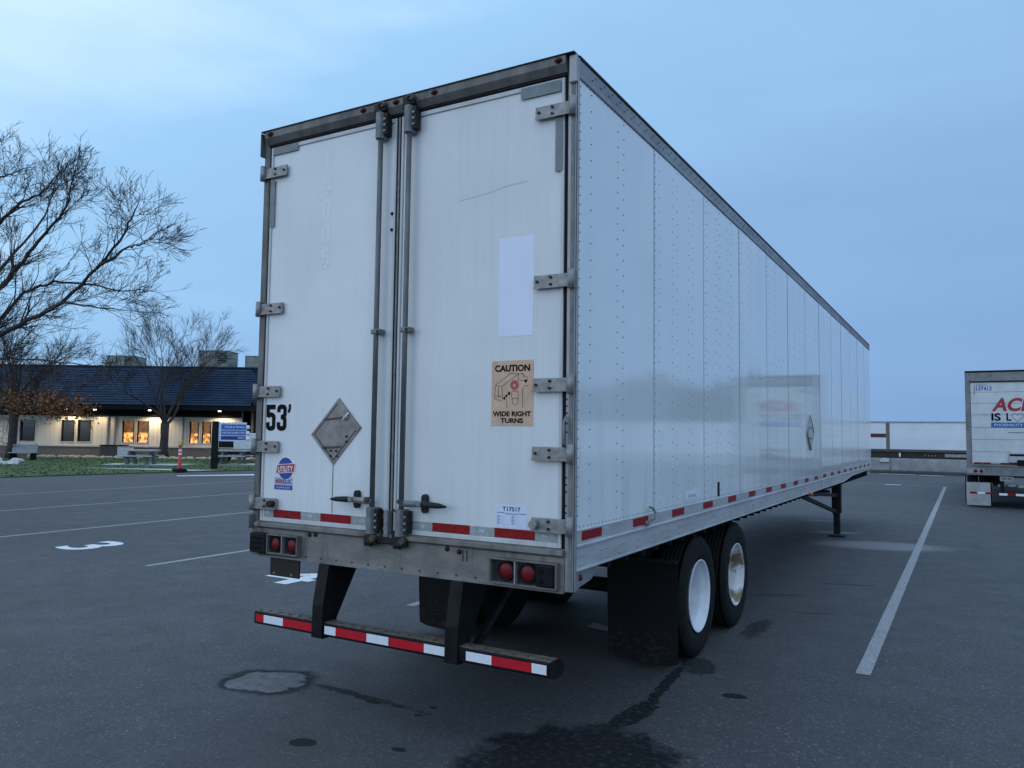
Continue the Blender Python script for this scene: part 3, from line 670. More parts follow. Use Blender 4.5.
for (pts, da, db, ra, rb) in limbs:
    n = len(pts); P_ = [px(u_, v_, da+(db-da)*i/(n-1)) for i, (u_, v_) in enumerate(pts)]
    if pts[0][0] <= 0:
        zc = T.r.uniform(-.2, 1.0); P_ = [cr0+Vector((0, 0, zc)), (cr0+Vector((0, 0, zc))).lerp(P_[0], .5)+Vector((0, 0, -.15))]+P_
    T.limb(P_, ra*.85, rb*.8, 4, 4.0, 1.25, .13, .0056)
for k in range(4):
    th = YAW+math.pi+(-.9, -.3, .4, 1.0)[k]; T.grow(cr0+Vector((0, 0, .6)), Vector((math.cos(th), math.sin(th), .8)), 3.5, .13, 1, 3, .2, (5, 6), .6, .008)
T.done('large_bare_tree', b0, 'large near leafless tree whose long limbs reach in from the left edge over the roof')

# ------------------------------------------------------------------ far wall, flatbed
wallw = NB('pale_wall'); wallw.set(Base_Color=wallw.mix(wallw.step(wallw.noise(.8, 4, stretch=(1, 1, 1.5)), .35, .65), (.60, .67, .76), (.66, .72, .80)), Roughness=.6)
E_ = empty('boundary_wall', (-3, 48.9, 0), 'pale boundary wall with concrete footing and thin cap rail across the far end of the lot', 'wall')
mb = MB(); mb.box(-34, 60, 48.9, 49.1, .78, 2.90, wallw.m); mb.build('wall_panel', E_)
mb = MB()
xx = -34.4
while xx < 60: mb.box(xx, xx+3.98, 48.68, 49.12, 0, .80, MATS['concrete'], .02); xx += 4.05
mb.build('concrete_footing', E_)
mb = MB(); mb.box(-34, 60, 48.86, 49.14, 2.90, 2.98, alu); mb.build('cap_rail', E_)
E_ = empty('flatbed_trailer', (-3, 45.6, 0), 'dark flatbed trailer standing across the lot in front of the pale far wall', 'trailer')
deckm = mat('deck_wood', (.08, .075, .07), .8, 0, .3, 3, stretch=(.3, 4, 1)); fdark = mat('flatbed_steel', (.016, .014, .013), .6, 0, .5, 2)
mb = MB(); mb.box(-9, 7, 44.4, 46.9, 1.20, 1.32, deckm); mb.build('deck', E_)
mb = MB(); mb.box(-9, 7, 44.5, 44.62, .84, 1.20, fdark); mb.box(-9, 7, 46.7, 46.8, .84, 1.2, fdark)
for k in range(26): mb.box(-8.8+k*.62, -8.72+k*.62, 44.62, 46.7, .95, 1.19, fdark)
mb.box(.95, 2.6, 44.42, 44.5, .95, 1.12, alu); mb.build('side_rail', E_)
mb = MB(); mb.box(-1.28, -1.20, 44.40, 44.48, .92, 1.14, white); mb.build('reflector', E_)
for k in range(4): mb = MB(); mb.box(.0+k*.16, .05+k*.16, 44.44, 44.49, .98, 1.05, alu); mb.build('winch', E_)
mb = MB(); mb.box(-1.92, -1.74, 44.42, 44.6, 1.32, 2.83, mat('stake_olive', (.13, .125, .10), .7)); mb.build('stake_post', E_)
mb = MB(); mb.box(-9, -1.93, 44.44, 44.52, 1.98, 2.20, mat('dark_red_board', (.085, .012, .014), .6)); mb.box(-9, -8.85, 44.42, 44.6, 1.32, 2.83, MATS['stake_olive']); mb.build('gate_board', E_)
for xa in (-7.2, 4.8, 6.0):
    for ya in (44.75, 46.2):
        mb = MB(); mb.rev([(.0, -.14), (.28, -.14), (.46, -.14), (.50, -.08), (.50, .08), (.46, .14), (.28, .14), (0, .14)], (xa, ya, .5), (0, 1, 0), rubber, 28); mb.build('wheel', E_)
# small light on the footing
mb = MB(); mb.box(-2.62, -2.1, 48.60, 48.68, .50, .66, white); mb.prism([(-2.55, .66), (-2.17, .66), (-2.3, .76), (-2.42, .76)], 'y', 48.6, 48.68, white); mb.build('wall_lamp', empty('wall_fixture', (-2.36, 48.64, .5), 'small white fixture on the concrete footing below the flatbed', 'fixture'))

# woodland and parked trailer row off to the right, seen mirrored in the trailer side
mb = MB(); rw = random.Random(4); wm = mat('woodland_green', (.12, .14, .14), .9, 0, .5, 1.2)
for i in range(14000):
    x_ = rw.uniform(10, 95); hgt = min(9.8, 5.5+(x_-10)*.35)+.9*math.sin(x_*.35)+.8*math.sin(x_*1.3+1)+.5*math.sin(x_*3.1); z_ = hgt*rw.random()**.6; y_ = 112+rw.uniform(-3, 3)
    u_ = Vector((rw.gauss(0, 1), rw.gauss(0, 1), rw.gauss(0, 1))).normalized()*.5; v_ = u_.orthogonal().normalized()*.4; q_ = Vector((x_, y_, z_))
    mb.add([q_-u_, q_+v_, q_+u_, q_-v_], [(0, 1, 2, 3)], wm)
mb.build('woodland', kind='stuff', label='dark tree belt beyond the pale far wall, to the right of the lot', cat='woodland')

# ------------------------------------------------------------------ wheels shared
def wheel_meshes(sgn, rimmat):
    """tyre + rim centred at origin, axle along x, outer face towards sgn"""
    t = MB(); w_ = .135
    prof = [(.30, -w_*.9), (.34, -w_), (.42, -w_*1.05), (.475, -w_*.98), (.503, -w_*.80), (.508, -w_*.62)]
    tread = []
    for k, c0 in enumerate((-.6, -.35, -.1, .15, .4, .62)):
        a = c0*w_; tread += [(.508, a), (.508, a+.022), (.503, a+.024), (.503, a+.028)]
    prof += tread[:-2]+[(.508, w_*.7), (.503, w_*.80), (.475, w_*.98), (.42, w_*1.05), (.34, w_), (.30, w_*.9)]
    t.rev(prof, (0, 0, 0), (sgn, 0, 0), rubber, 56)
    # sidewall ribs
    r_ = MB()
    rp = [(.302, w_*.97), (.305, w_*1.02), (.296, w_*1.03), (.287, w_*.95), (.283, w_*.75), (.262, w_*.62), (.250, w_*.40), (.248, -w_*.3), (.244, -w_*.95), (.20, -w_*1.02), (.15, -w_*1.0), (.12, -w_*.8), (.09, -w_*.5), (.06, -w_*.45), (0.001, -w_*.45)]
    r_.rev(rp, (0, 0, 0), (sgn, 0, 0), rimmat, 48)
    for k in range(10):
        a = k*2*math.pi/10; r_.tube([(sgn*(-w_*.66), .143*math.cos(a), .143*math.sin(a)), (sgn*(-w_*.66+.035), .143*math.cos(a), .143*math.sin(a))], .014, boltm, 6)
    return t, r_

# ------------------------------------------------------------------ THE SEMI TRAILER
dw, sw = MATS['door_white'], MATS['side_white']; beam = MATS['sill_beam']
X0, X1, ZT, LEN = -2.60, 0.0, 4.11, 16.15
TR = empty('semi_trailer', (-1.3, 8, 0), 'long white box semi trailer, 53 foot, with closed rear doors, standing alone on the asphalt', 'trailer')
# --- doors
trimm = mat('door_trim', (.50, .52, .53), .45, 0, .15, 6, stretch=(1, 1, .3))
def door(x0, x1, left):
    mb = MB(); mb.box(x0+.02, x1-.02, -.002, .045, 1.245, 3.955, dw)
    D_ = mb.build('rear_door', TR, bevel=.002); D_['label'] = 'left rear door with black 53 and diamond placard holder' if left else 'right rear door with tan caution sign'
    mb = MB(); a = .02
    mb.box(x0, x0+a, -.012, .05, 1.215, 3.985, trimm, .003); mb.box(x1-a, x1, -.012, .05, 1.215, 3.985, trimm, .003)
    mb.box(x0+a, x1-a, -.012, .05, 1.215, 1.245, trimm, .003); mb.box(x0+a, x1-a, -.012, .05, 3.955, 3.985, trimm, .003); mb.build('door_frame', D_)
    # hinges
    for hz in (3.79, 2.765, 2.155, 1.755, 1.345):
        mb = MB(); s_ = 1 if left else -1; xe = x0 if left else x1
        if left: xa, xb = -2.575, -2.345
        else: xa, xb = -.264, -.015
        mb.box(xa, xb, -.030, -.013, hz-.038, hz+.038, steel_gal, .003)
        mb.box(xa, xb, -.036, -.031, hz-.042, hz-.030, steel_gal)      # pressed lower edge
        xc = -2.582 if left else -.014
        mb.tube([(xc, -.036, hz-.055), (xc, -.036, hz+.055)], .021, steel_gal, 12)
        tip = xb if left else xa
        for (bx_, bz) in ((tip-.025*s_, 0), (tip-.115*s_, .02), (tip-.115*s_, -.022)):
            mb.tube([(bx_, -.030, hz+bz), (bx_, -.040, hz+bz)], .0085, boltm, 8)
        if abs(hz-1.345) < .01: mb.tube([(tip-.03*s_, -.03, hz), (tip-.03*s_, -.075, hz)], .024, boltm if left else steel_gal, 12)
        mb.build('hinge', D_)
    # lock rod with keepers and handle
    rx = -1.437 if left else -1.196
    mb = MB(); mb.tube([(rx, -.055, 1.15), (rx, -.055, 4.06)], .0175, rodm, 14); rod = mb.build('lock_rod', D_)
    for (z0, z1, nm) in ((3.84, 4.02, 'rod_guard'), (1.205, 1.377, 'rod_guard')):
        mb = MB(); mb.prism([(rx-.036, -.014), (rx-.036, -.06), (rx-.02, -.088), (rx+.016, -.088), (rx+.030, -.06), (rx+.030, -.014)], 'z', z0, z1, greym)
        mb.box(rx+.031, rx+.062, -.07, -.014, z0+.02, z1-.01, boltm)
        for k in range(3): mb.tube([(rx+.046, -.07, z0+.045+k*.04), (rx+.046, -.08, z0+.045+k*.04)], .009, steel_gal, 8)
        mb.build(nm, D_, bevel=.003)
    for zc, sg in ((4.055, 1), (1.168, -1)):
        mb = MB(); mb.box(rx-.05, rx+.045, -.075, -.025, zc-.03, zc+.03, boltm, .006); mb.tube([(rx-.01, -.05, zc+.03*sg), (rx+.02, -.085, zc-.0)], .02, boltm, 10)
        mb.tube([(rx+.03, -.09, zc+.012), (rx+.03, -.05, zc+.012)], .022, mat('rusty_cam', (.10, .07, .055), .75, .2, .5, 40), 8)
        mb.box(rx-.06, rx-.03, -.06, -.02, zc-.045, zc+.005, boltm, .004); mb.build('cam_keeper', D_)
    mb = MB(); mb.box(rx-.03, rx+.045, -.078, -.013, 2.515, 2.548, greym, .005); mb.tube([(rx+.03, -.03, 2.53), (rx+.03, -.085, 2.53)], .01, boltm, 8); mb.build('rod_bracket', D_)
    for k in range(0):
        pass
    # handle
    s_ = -1 if left else 1
    mb = MB(); hz = 1.418
    mb.tube([(rx, -.055, hz-.004), (rx+s_*.05, -.07, hz-.002), (rx+s_*.14, -.07, hz)], [.024, .021, .019], steel_gal if left else greym, 12)
    mb.tube([(rx+s_*.14, -.07, hz), (rx+s_*.22, -.068, hz), (rx+s_*.30, -.066, hz-.003), (rx+s_*.355, -.064, hz-.006)], [.017, .020, .017, .006], boltm, 12)
    mb.tube([(rx+s_*.0, -.08, hz+.01), (rx+s_*.03, -.10, hz+.01)], .016, mat('rusty_cam', (.1, .07, .05), .7), 8)
    mb.build('handle', D_)
    hx = rx+s_*.16
    mb = MB(); pts = []
    for k in range(20):
        a = 2*math.pi*k/20; pts.append((hx+.022*math.cos(a), hz+.034*(1 if math.sin(a) > 0 else -1)+.026*math.sin(a)))
    mb.prism(pts, 'y', -.004, -.030, boltm); mb.box(hx-.018, hx+.018, -.095, -.03, hz-.014, hz+.016, greym, .004); mb.build('hasp', D_)
    return D_
DL = door(-2.525, -1.335, True); DR = door(-1.295, -.077, False)
mb = MB(); mb.box(-1.335, -1.322, -.006, .03, 1.215, 3.985, seal); mb.box(-1.320, -1.306, -.010, .03, 1.215, 3.985, greym); mb.box(-1.306, -1.295, -.004, .03, 1.215, 3.985, seal)
mb.box(-2.54, -2.525, -.0, .04, 1.2, 3.99, seal); mb.box(-.077, -.055, -.0, .04, 1.2, 3.99, seal); mb.box(-2.54, -.055, .0, .04, 3.985, 4.0, seal)
mb.build('door_seal', TR)
for hz_ in (3.33, 3.22):
    mb = MB(); mb.rev([(0.001, .004), (.011, .004), (.012, 0)], (-1.36, -.0125, hz_), (0, -1, 0), ink, 10); mb.build('bolt_hole', TR)
# hooks at the centre bottom
mb = MB()
for xh in (-1.365, -1.268):
    mb.tube([(xh, -.015, 1.225), (xh, -.05, 1.225), (xh+.01, -.055, 1.20), (xh+.015, -.05, 1.165), (xh-.005, -.05, 1.15)], .009, boltm, 8)
    mb.tube([(xh, -.015, 1.345), (xh+(.02 if xh < -1.3 else -.02)*-1, -.05, 1.36), (xh, -.05, 1.375)], .006, boltm, 8)
mb.box(-1.39, -1.245, -.055, -.013, 1.148, 1.19, boltm, .006); mb.box(-1.335, -1.300, -.06, -.013, 1.19, 1.36, greym, .004)
mb.build('door_catch', TR)
# door bottom edge tape
def rtape(x0, x1, m, D_, y=-.0045): mb = MB(); mb.box(x0, x1, y, -.002, 1.247, 1.300, m); return mb
mb = MB(); mb.box(-2.488, -1.37, -.0045, -.002, 1.247, 1.302, greytape)
for (a, b) in ((-2.391, -2.123), (-1.934, -1.66)): mb.box(a, b, -.0065, -.0046, 1.248, 1.303, redtape)
mb.box(-1.41, -1.368, -.0065, -.0046, 1.248, 1.303, redtape)
for cx in (-2.455, -2.03, -1.56):
    mb.prism([(cx+.024*math.cos(k*math.pi/8), 1.275+.014*math.sin(k*math.pi/8)) for k in range(16)], 'y', -.0047, -.006, emblem)
mb.build('reflective_tape', DL)
mb = MB(); mb.box(-1.263, -.098, -.0045, -.002, 1.247, 1.302, greytape)
for (a, b) in ((-.983, -.704), (-.525, -.251)): mb.box(a, b, -.0065, -.0046, 1.248, 1.303, redtape)
mb.box(-1.262, -1.235, -.0065, -.0046, 1.248, 1.303, redtape)
for cx in (-1.07, -.615, -.19):
    mb.prism([(cx+.024*math.cos(k*math.pi/8), 1.275+.014*math.sin(k*math.pi/8)) for k in range(16)], 'y', -.0047, -.006, emblem)
mb.build('reflective_tape', DR)
# 53'
DIG = -.0045
mb = MB(); hw = .118
def stroke(mb, pts, w_, m, y=-.004, dz=.003):
    """ribbon through 2-D points (x,z)"""
    L_, R_ = [], []
    for i, p_ in enumerate(pts):
        a = pts[max(i-1, 0)]; b = pts[min(i+1, len(pts)-1)]; dx, dz_ = b[0]-a[0], b[1]-a[1]; l_ = math.hypot(dx, dz_) or 1
        nx, nz_ = -dz_/l_*w_/2, dx/l_*w_/2; L_.append((p_[0]+nx, p_[1]+nz_)); R_.append((p_[0]-nx, p_[1]-nz_))
    n = len(pts); vs = [(a[0], y, a[1]) for a in L_]+[(a[0], y, a[1]) for a in R_]
    mb.add(vs, [(i, i+1, n+i+1, n+i) for i in range(n-1)], m)
def arc(cx, cz, rx_, rz_, a0, a1, n=8): return [(cx+rx_*math.cos(R(a0+(a1-a0)*i/n)), cz+rz_*math.sin(R(a0+(a1-a0)*i/n))) for i in range(n+1)]
z0 = 1.862; w_ = .034
def five(mb, x, z, wd, hg, sw_, m, y=-.005):
    r_ = wd/2-sw_/2; cx = x+wd/2
    stroke(mb, [(x+wd*.97, z+hg-sw_/2), (x, z+hg-sw_/2)], sw_, m, y); stroke(mb, [(x+sw_/2, z+hg-sw_), (x+sw_/2, z+hg*.52)], sw_, m, y-.0002)
    stroke(mb, [(x+sw_/2, z+hg*.52)]+arc(cx, z+hg*.52, r_, hg*.10, 140, 0, 6)+[(x+wd-sw_/2, z+hg*.3)]+arc(cx, z+hg*.16+sw_*.0, r_, hg*.16-sw_/2, 0, -180, 8)+[(x+sw_/2, z+hg*.33)], sw_, m, y-.0004)
def three(mb, x, z, wd, hg, sw_, m, y=-.005):
    r_ = wd/2-sw_/2; cx = x+wd/2
    stroke(mb, [(x+sw_/2, z+hg*.70)]+arc(cx, z+hg*.84, r_, hg*.16-sw_/2, 180, 0, 8)+[(x+wd-sw_/2, z+hg*.66)]+arc(cx, z+hg*.62, r_, hg*.09, 0, -80, 4), sw_, m, y)
    stroke(mb, arc(cx, z+hg*.42, r_, hg*.09, 80, 0, 4)+[(x+wd-sw_/2, z+hg*.3)]+arc(cx, z+hg*.16, r_, hg*.16-sw_/2, 0, -180, 8)+[(x+sw_/2, z+hg*.33)], sw_, m, y-.0003)
    stroke(mb, [(cx-.01, z+hg*.52), (x+wd-sw_*.7, z+hg*.52)], sw_*.9, m, y-.0005)
five(mb, -2.497, 1.868, .094, .190, .034, ink); three(mb, -2.388, 1.868, .096, .192, .034, ink)
stroke(mb, [(-2.262, 2.060), (-2.262, 2.028), (-2.275, 2.000)], .022, ink, -.005); mb.build('length_lettering', DL)
# placard holder
mb = MB(); zc = 1.875; xc = -1.815; hwx = .228; hwz = .225
def rot_d(cx, cz, a, b): return (cx+(a-b)*.5, cz+(a+b)*.5)
# real corners measured on the door
Tp, Lf, Bt, Rg = (-1.79, 2.099), (-2.041, 1.845), (-1.830, 1.640), (-1.586, 1.895)
def inset(poly, f): cx = sum(a[0] for a in poly)/4; cz = sum(a[1] for a in poly)/4; return [(cx+(a[0]-cx)*f, cz+(a[1]-cz)*f) for a in poly]
dia = [Tp, Lf, Bt, Rg]
mb.prism(dia, 'y', -.002, -.010, placard)
inn = inset(dia, .86); 
for i in range(4):
    stroke(mb, [inn[i], inn[(i+1) % 4]], .010, mat('placard_shadow', (.06, .055, .053), .7), -.0108)
def lerp2(a, b, t): return (a[0]+(b[0]-a[0])*t, a[1]+(b[1]-a[1])*t)
flip = [lerp2(Tp, Lf, .10), lerp2(Rg, Bt, .12), Rg, Tp]; mb.prism(inset(flip, .97), 'y', -.010, -.016, placard)
for (pa, pb) in ((lerp2(Tp, Lf, .60), lerp2(Tp, Rg, .62)), (lerp2(Lf, Bt, .45), lerp2(Rg, Bt, .50))):
    a = lerp2(pa, pb, .08); b = lerp2(pa, pb, .80); stroke(mb, [a, b], .012, MATS['placard_shadow'], -.0165)
mb.box(-1.735, -1.690, -.03, -.016, 1.955, 1.985, steel_gal, .004); mb.tube([(-1.74, -.028, 1.945), (-1.685, -.028, 1.995)], .006, white, 6)
for (a, b) in ((-1.71, 1.835), (-1.71, 1.80), (-1.90, 1.755), (-1.85, 1.735), (-1.80, 1.735), (-1.79, 1.70), (-1.85, 1.70)): mb.tube([(a, -.010, b), (a, -.019, b)], .008, boltm, 8)
stroke(mb, [(-1.833, 1.64), (-1.834, 1.50), (-1.833, 1.31)], .007, mat('run_stain', (.22, .22, .21), .7), -.0042)
mb.build('placard_holder', DL)
# maker emblem and model sticker
mb = MB(); cx, cz = -2.285, 1.600
mb.prism([(cx+.080*math.cos(k*math.pi/12), cz+.083*math.sin(k*math.pi/12)) for k in range(24)], 'y', -.002, -.004, white)
mb.prism([(cx+.075*math.cos(k*math.pi/12), cz+.078*math.sin(k*math.pi/12)) for k in range(24)], 'y', -.004, -.0048, blueink)
mb.prism([(cx-.098, cz-.040), (cx+.086, cz-.026), (cx+.098, cz+.040), (cx-.086, cz+.026)], 'y', -.0048, -.0056, white)
mb.prism([(cx-.092, cz-.035), (cx+.082, cz-.022), (cx+.091, cz+.035), (cx-.081, cz+.022)], 'y', -.0056, -.0062, redink)
vs, fs = text_mesh('UTILITY', .02); xs_ = [v[0] for v in vs]; ys_ = [v[1] for v in vs]
mb.add([(cx-.074+.148*(v[0]-min(xs_))/(max(xs_)-min(xs_)), -.0066, cz-.024+.040*(v[1]-min(ys_))/(max(ys_)-min(ys_))+.010*((v[0]-min(xs_))/(max(xs_)-min(xs_))-.5)) for v in vs], fs, white)
mb.build('maker_emblem', DL)
mb = MB(); mb.box(-2.392, -2.214, -.0035, -.002, 1.448, 1.535, mat('sticker_grey', (.36, .40, .48), .4)); mb.box(-2.392, -2.214, -.0042, -.0036, 1.448, 1.478, blueink)
put_text(mb, '4000', -2.384, -2.312, 1.492, 1.522, -.0046, redink, .02); put_text(mb, 'D-X', -2.306, -2.226, 1.490, 1.522, -.0046, blueink, .02)
put_text(mb, 'COMPOSITE', -2.375, -2.235, 1.456, 1.468, -.0048, white, .0); mb.build('model_sticker', DL)
# faded unit number, vertical
mb = MB()
for ch, zc_ in (('1', 3.80), ('5', 3.625), ('0', 3.45), ('0', 3.27), ('5', 3.09)):
    wch = .03 if ch == '1' else .075
    if ch == '1': stroke(mb, [(-1.963, zc_+.065), (-1.963, zc_-.07)], .028, fadednum, -.0028)
    elif ch == '5': five(mb, -2.0, zc_-.07, .075, .14, .024, fadednum, -.0028)
    else: stroke(mb, [(-1.988, zc_)]+arc(-1.963, zc_+.035, .026, .025, 180, 0, 6)+arc(-1.963, zc_-.035, .026, .025, 0, -180, 6)+[(-1.989, zc_)], .024, fadednum, -.0028)
mb.build('faded_unit_number', DL)
# tape patches along the top corners
mb = MB(); mb.box(-2.505, -2.25, -.014, -.0125, 3.925, 3.982, greytapep); mb.build('grey_tape_patch', DL); mb = MB(); mb.box(-2.523, -2.475, -.0145, -.0125, 3.38, 3.73, greytapep); mb.build('grey_tape_patch', DL)
mb = MB(); mb.box(-.375, -.100, -.014, -.0125, 3.905, 3.975, greytapep); mb.build('grey_tape_patch', DR); mb = MB(); mb.box(-.135, -.085, -.0145, -.0125, 3.42, 3.75, greytapep); mb.build('grey_tape_patch', DR)
# clean rectangle, scratch
mb = MB(); mb.box(-.519, -.277, -.0032, -.002, 2.455, 3.062, ghost); mb.build('removed_sign_patch', DR)
mb = MB(); stroke(mb, [(-.82, 3.345), (-.72, 3.35), (-.56, 3.37), (-.50, 3.385), (-.33, 3.397)], .004, mat('scratch', (.50, .52, .53), .6), -.003); mb.build('scratch', DR)
# caution sign
mb = MB(); a0, a1, b0_, b1_ = -.560, -.272, 1.915, 2.308
mb.box(a0, a1, -.0050, -.002, b0_, b1_, signtan); Y = -.0056
put_text(mb, 'CAUTION', a0+.022, a1-.022, 2.240, 2.282, Y, ink, .045)
put_text(mb, 'WIDE RIGHT', a0+.010, a1-.012, 1.970, 2.002, Y, ink, .045); put_text(mb, 'TURNS', a0+.065, a1-.065, 1.930, 1.961, Y, ink, .045)
def sp_(u_, v_): return (a0+(u_-72)/(440-72)*(a1-a0), b1_-(v_-88)/(685-88)*(b1_-b0_))
def ln(pts, w_=.0028, m=ink): stroke(mb, [sp_(*q_) for q_ in pts], w_, m, Y)
ln([(105, 315), (240, 208), (310, 210)]); ln([(105, 315), (165, 325), (310, 215)]); ln([(105, 315), (100, 440), (160, 455)], .0028); ln([(165, 325), (172, 440)]); ln([(172, 440), (235, 385)]); ln([(135, 320), (135, 410)]); ln([(105, 410), (165, 420)])
ln([(310, 210), (310, 280)], .003); ln([(320, 208), (350, 212), (365, 235), (392, 245), (390, 275)]); ln([(320, 270), (390, 280)]); ln([(350, 212), (350, 245), (370, 245)])
ln([(205, 440), (215, 525)]); ln([(400, 322), (365, 325), (350, 345), (350, 520)]); ln([(255, 370), (305, 370), (312, 400), (308, 480), (285, 502), (262, 480), (252, 400), (255, 370)]); ln([(254, 435), (308, 435)])
for (u_, v_, r_) in ((188, 435, .007), (205, 412, .007), (230, 390, .0085), (375, 280, .0085)):
    q_ = sp_(u_, v_); mb.prism([(q_[0]+r_*math.cos(k*math.pi/6), q_[1]+r_*1.3*math.sin(k*math.pi/6)) for k in range(12)], 'y', -.0051, Y, ink)
q_ = sp_(277, 315); mb.prism([(q_[0]+(.034 if k % 2 else .026)*math.cos(k*math.pi/14), q_[1]+(.034 if k % 2 else .026)*math.sin(k*math.pi/14)) for k in range(28)], 'y', -.0051, Y-.0004, inkred)
mb.prism([(q_[0]+.008*math.cos(k*math.pi/4), q_[1]-.002+.008*math.sin(k*math.pi/4)) for k in range(8)], 'y', Y-.0004, Y-.0009, mat('pink_ink', (.7, .4, .36), .5))
mb.build('caution_sign', DR)
# registration paper
mb = MB(); mb.box(-.520, -.300, -.0034, -.002, 1.308, 1.443, paper); put_text(mb, 'T17517', -.472, -.350, 1.406, 1.432, -.0040, ink, .02)
for (a, b, zz) in ((-.512, -.46, 1.396), (-.455, -.37, 1.391), (-.365, -.31, 1.394)): mb.box(a, b, -.004, -.0035, zz-.003, zz+.003, papertxt)
for cxx in (-.510, -.410):
    for k in range(7): mb.box(cxx, cxx+.018+.008*((k*3) % 2), -.004, -.0035, 1.376-k*.008, 1.380-k*.008, papertxt)
    mb.box(cxx+.038, cxx+.0395, -.004, -.0035, 1.325, 1.384, papertxt); mb.box(cxx+.0395, cxx+.075, -.004, -.0035, 1.325, 1.3265, papertxt)
mb.build('registration_paper', DR)

# --- rear frame
mb = MB()
mb.prism([(-.05, 4.10), (-.05, 4.05), (-.015, 3.998), (.06, 3.998), (.06, 4.10)], 'x', -2.56, -.055, alu_dirty)
mb.box(-2.595, .004, -.056, .10, 4.10, 4.108, blackp)        # drip edge of the roof
mb.box(-2.54, -.056, -.022, -.0155, 4.00, 4.012, seal)
mb.build('rear_header', TR)
for mx_ in (-2.50, -1.60, -1.315, -1.0, -.10):
    mb = MB(); mb.rev([(0, .022), (.012, .016), (.018, .007), (.019, 0), (0, 0)], (mx_, -.050, 4.073), (0, -1, 0), redmark, 14)
    mb.tube([(mx_-.022, -.052, 4.073), (mx_+.022, -.052, 4.073)], .010, redmark, 8); mb.build('marker_light', TR)
for left in (True, False):
    mb = MB()
    if left: mb.box(-2.60, -2.542, -.012, .10, .965, 4.10, alu_dirty, .006); mb.box(-2.606, -2.60, -.05, .02, 3.92, 4.10, alu_dirty, .002); mb.box(-2.606, -2.58, -.06, .0, 1.16, 1.26, greym, .004)
    else:
        mb.box(-.053, .0, -.012, .0155, .975, 4.10, alu, .003); mb.box(-.053, -.016, .0155, .10, .975, 4.09, alu); mb.box(-.03, -.008, -.018, -.0125, .98, 4.08, greym)
        mb.box(.0005, .010, -.004, .0175, .975, 4.09, alu, .004); mb.box(-.04, .012, -.036, -.0125, 3.93, 4.10, alu, .006)
        for zz in (2.07, 2.03, 1.99, 1.93, 1.88, 1.62, 1.58, 1.54, 1.46, 1.42): mb.tube([(-.046, -.0125, zz), (-.046, -.017, zz)], .005, boltm, 6)
        mb.tube([(-.04, -.03, 1.97), (-.048, -.045, 1.94), (-.048, -.045, 1.82), (-.04, -.03, 1.79)], .008, greym, 8)
    mb.build('corner_post', TR)
# sill beam with light boxes
mb = MB()
mb.prism([(-.010, 1.213), (-.045, 1.205), (-.045, 1.180), (-.015, 1.165), (-.015, .985), (-.030, .978), (-.030, .965), (.10, .965), (.10, 1.213)], 'x', -2.541, -.054, beam)
mb.build('sill_beam', TR, bevel=.002)
def lbox(xa, xb, z0, z1, outer_left, xo):
    # rim frame + lamps, proud of the beam
    mb = MB(); t_ = .010; yf = -.062
    mb.box(xa, xb, yf, -.016, z1, z1+t_, alu_dirty, .002); mb.box(xa, xb, yf, -.016, z0-t_, z0, alu_dirty, .002)
    mb.box(xa-t_, xa, yf, -.016, z0-t_, z1+t_, alu_dirty, .002); mb.box(xb, xb+t_, yf, -.016, z0-t_, z1+t_, alu_dirty, .002)
    mb.box(xa, xb, -.022, -.017, z0, z1, mat('lightbox_back', (.025, .027, .03), .7)); mb.build('light_box', TR); return yf
def lamp(cx, cz, r_):
    mb = MB(); mb.rev([(r_+.009, -.024), (r_+.009, -.046), (r_, -.048), (r_, -.04)], (cx, 0, cz), (0, -1, 0), rubber, 28)
    mb2 = MB(); mb.v = [(a[0], a[1], a[2]) for a in mb.v]
    mb = MB(); mb.rev([(r_+.010, .024), (r_+.010, .044), (r_+.002, .046), (r_, .038)], (cx, 0, cz), (0, -1, 0), rubber, 28)
    o = mb.build('tail_lamp', TR)
    mb = MB(); mb.rev([(r_, .036), (r_*.8, .043), (r_*.4, .047), (0.001, .048)], (cx, 0, cz), (0, -1, 0), redlens, 28); mb.build('lens', o)
lbox(-2.385, -2.105, 1.005, 1.125, True, 0); lamp(-2.328, 1.065, .044); lamp(-2.168, 1.065, .044)
mb = MB(); mb.box(-2.250, -2.242, -.06, -.023, 1.005, 1.125, alu); mb.build('light_box_divider', TR)
mb = MB(); mb.box(-.357, -.349, -.06, -.023, .995, 1.125, alu); mb.build('light_box_divider', TR)
lbox(-.518, -.090, .995, 1.125, False, 0); lamp(-.424, 1.063, .048); lamp(-.278, 1.060, .048)
mb = MB(); mb.box(-2.560, -2.398, -.070, -.016, .995, 1.135, blackp, .008)
for zz in (1.03, 1.065, 1.10): mb.box(-2.54, -2.44, -.075, -.0705, zz-.006, zz+.006, ink)
mb.build('black_step_block', TR)
mb = MB(); mb.box(-.215, -.095, -.068, -.023, .998, 1.122, blackp, .008)
for zz in (1.03, 1.09): mb.tube([(-.175, -.068, zz), (-.175, -.074, zz)], .012, ink, 10)
mb.build('black_step_block', TR)
mb = MB(); mb.box(-2.405, -2.115, -.010, .004, .835, .964, mudbrown, .004)
for xx in (-2.36, -2.19): mb.tube([(xx, -.010, .855), (xx, -.014, .855)], .008, steel_gal, 8)
mb.build('licence_plate_holder', TR)
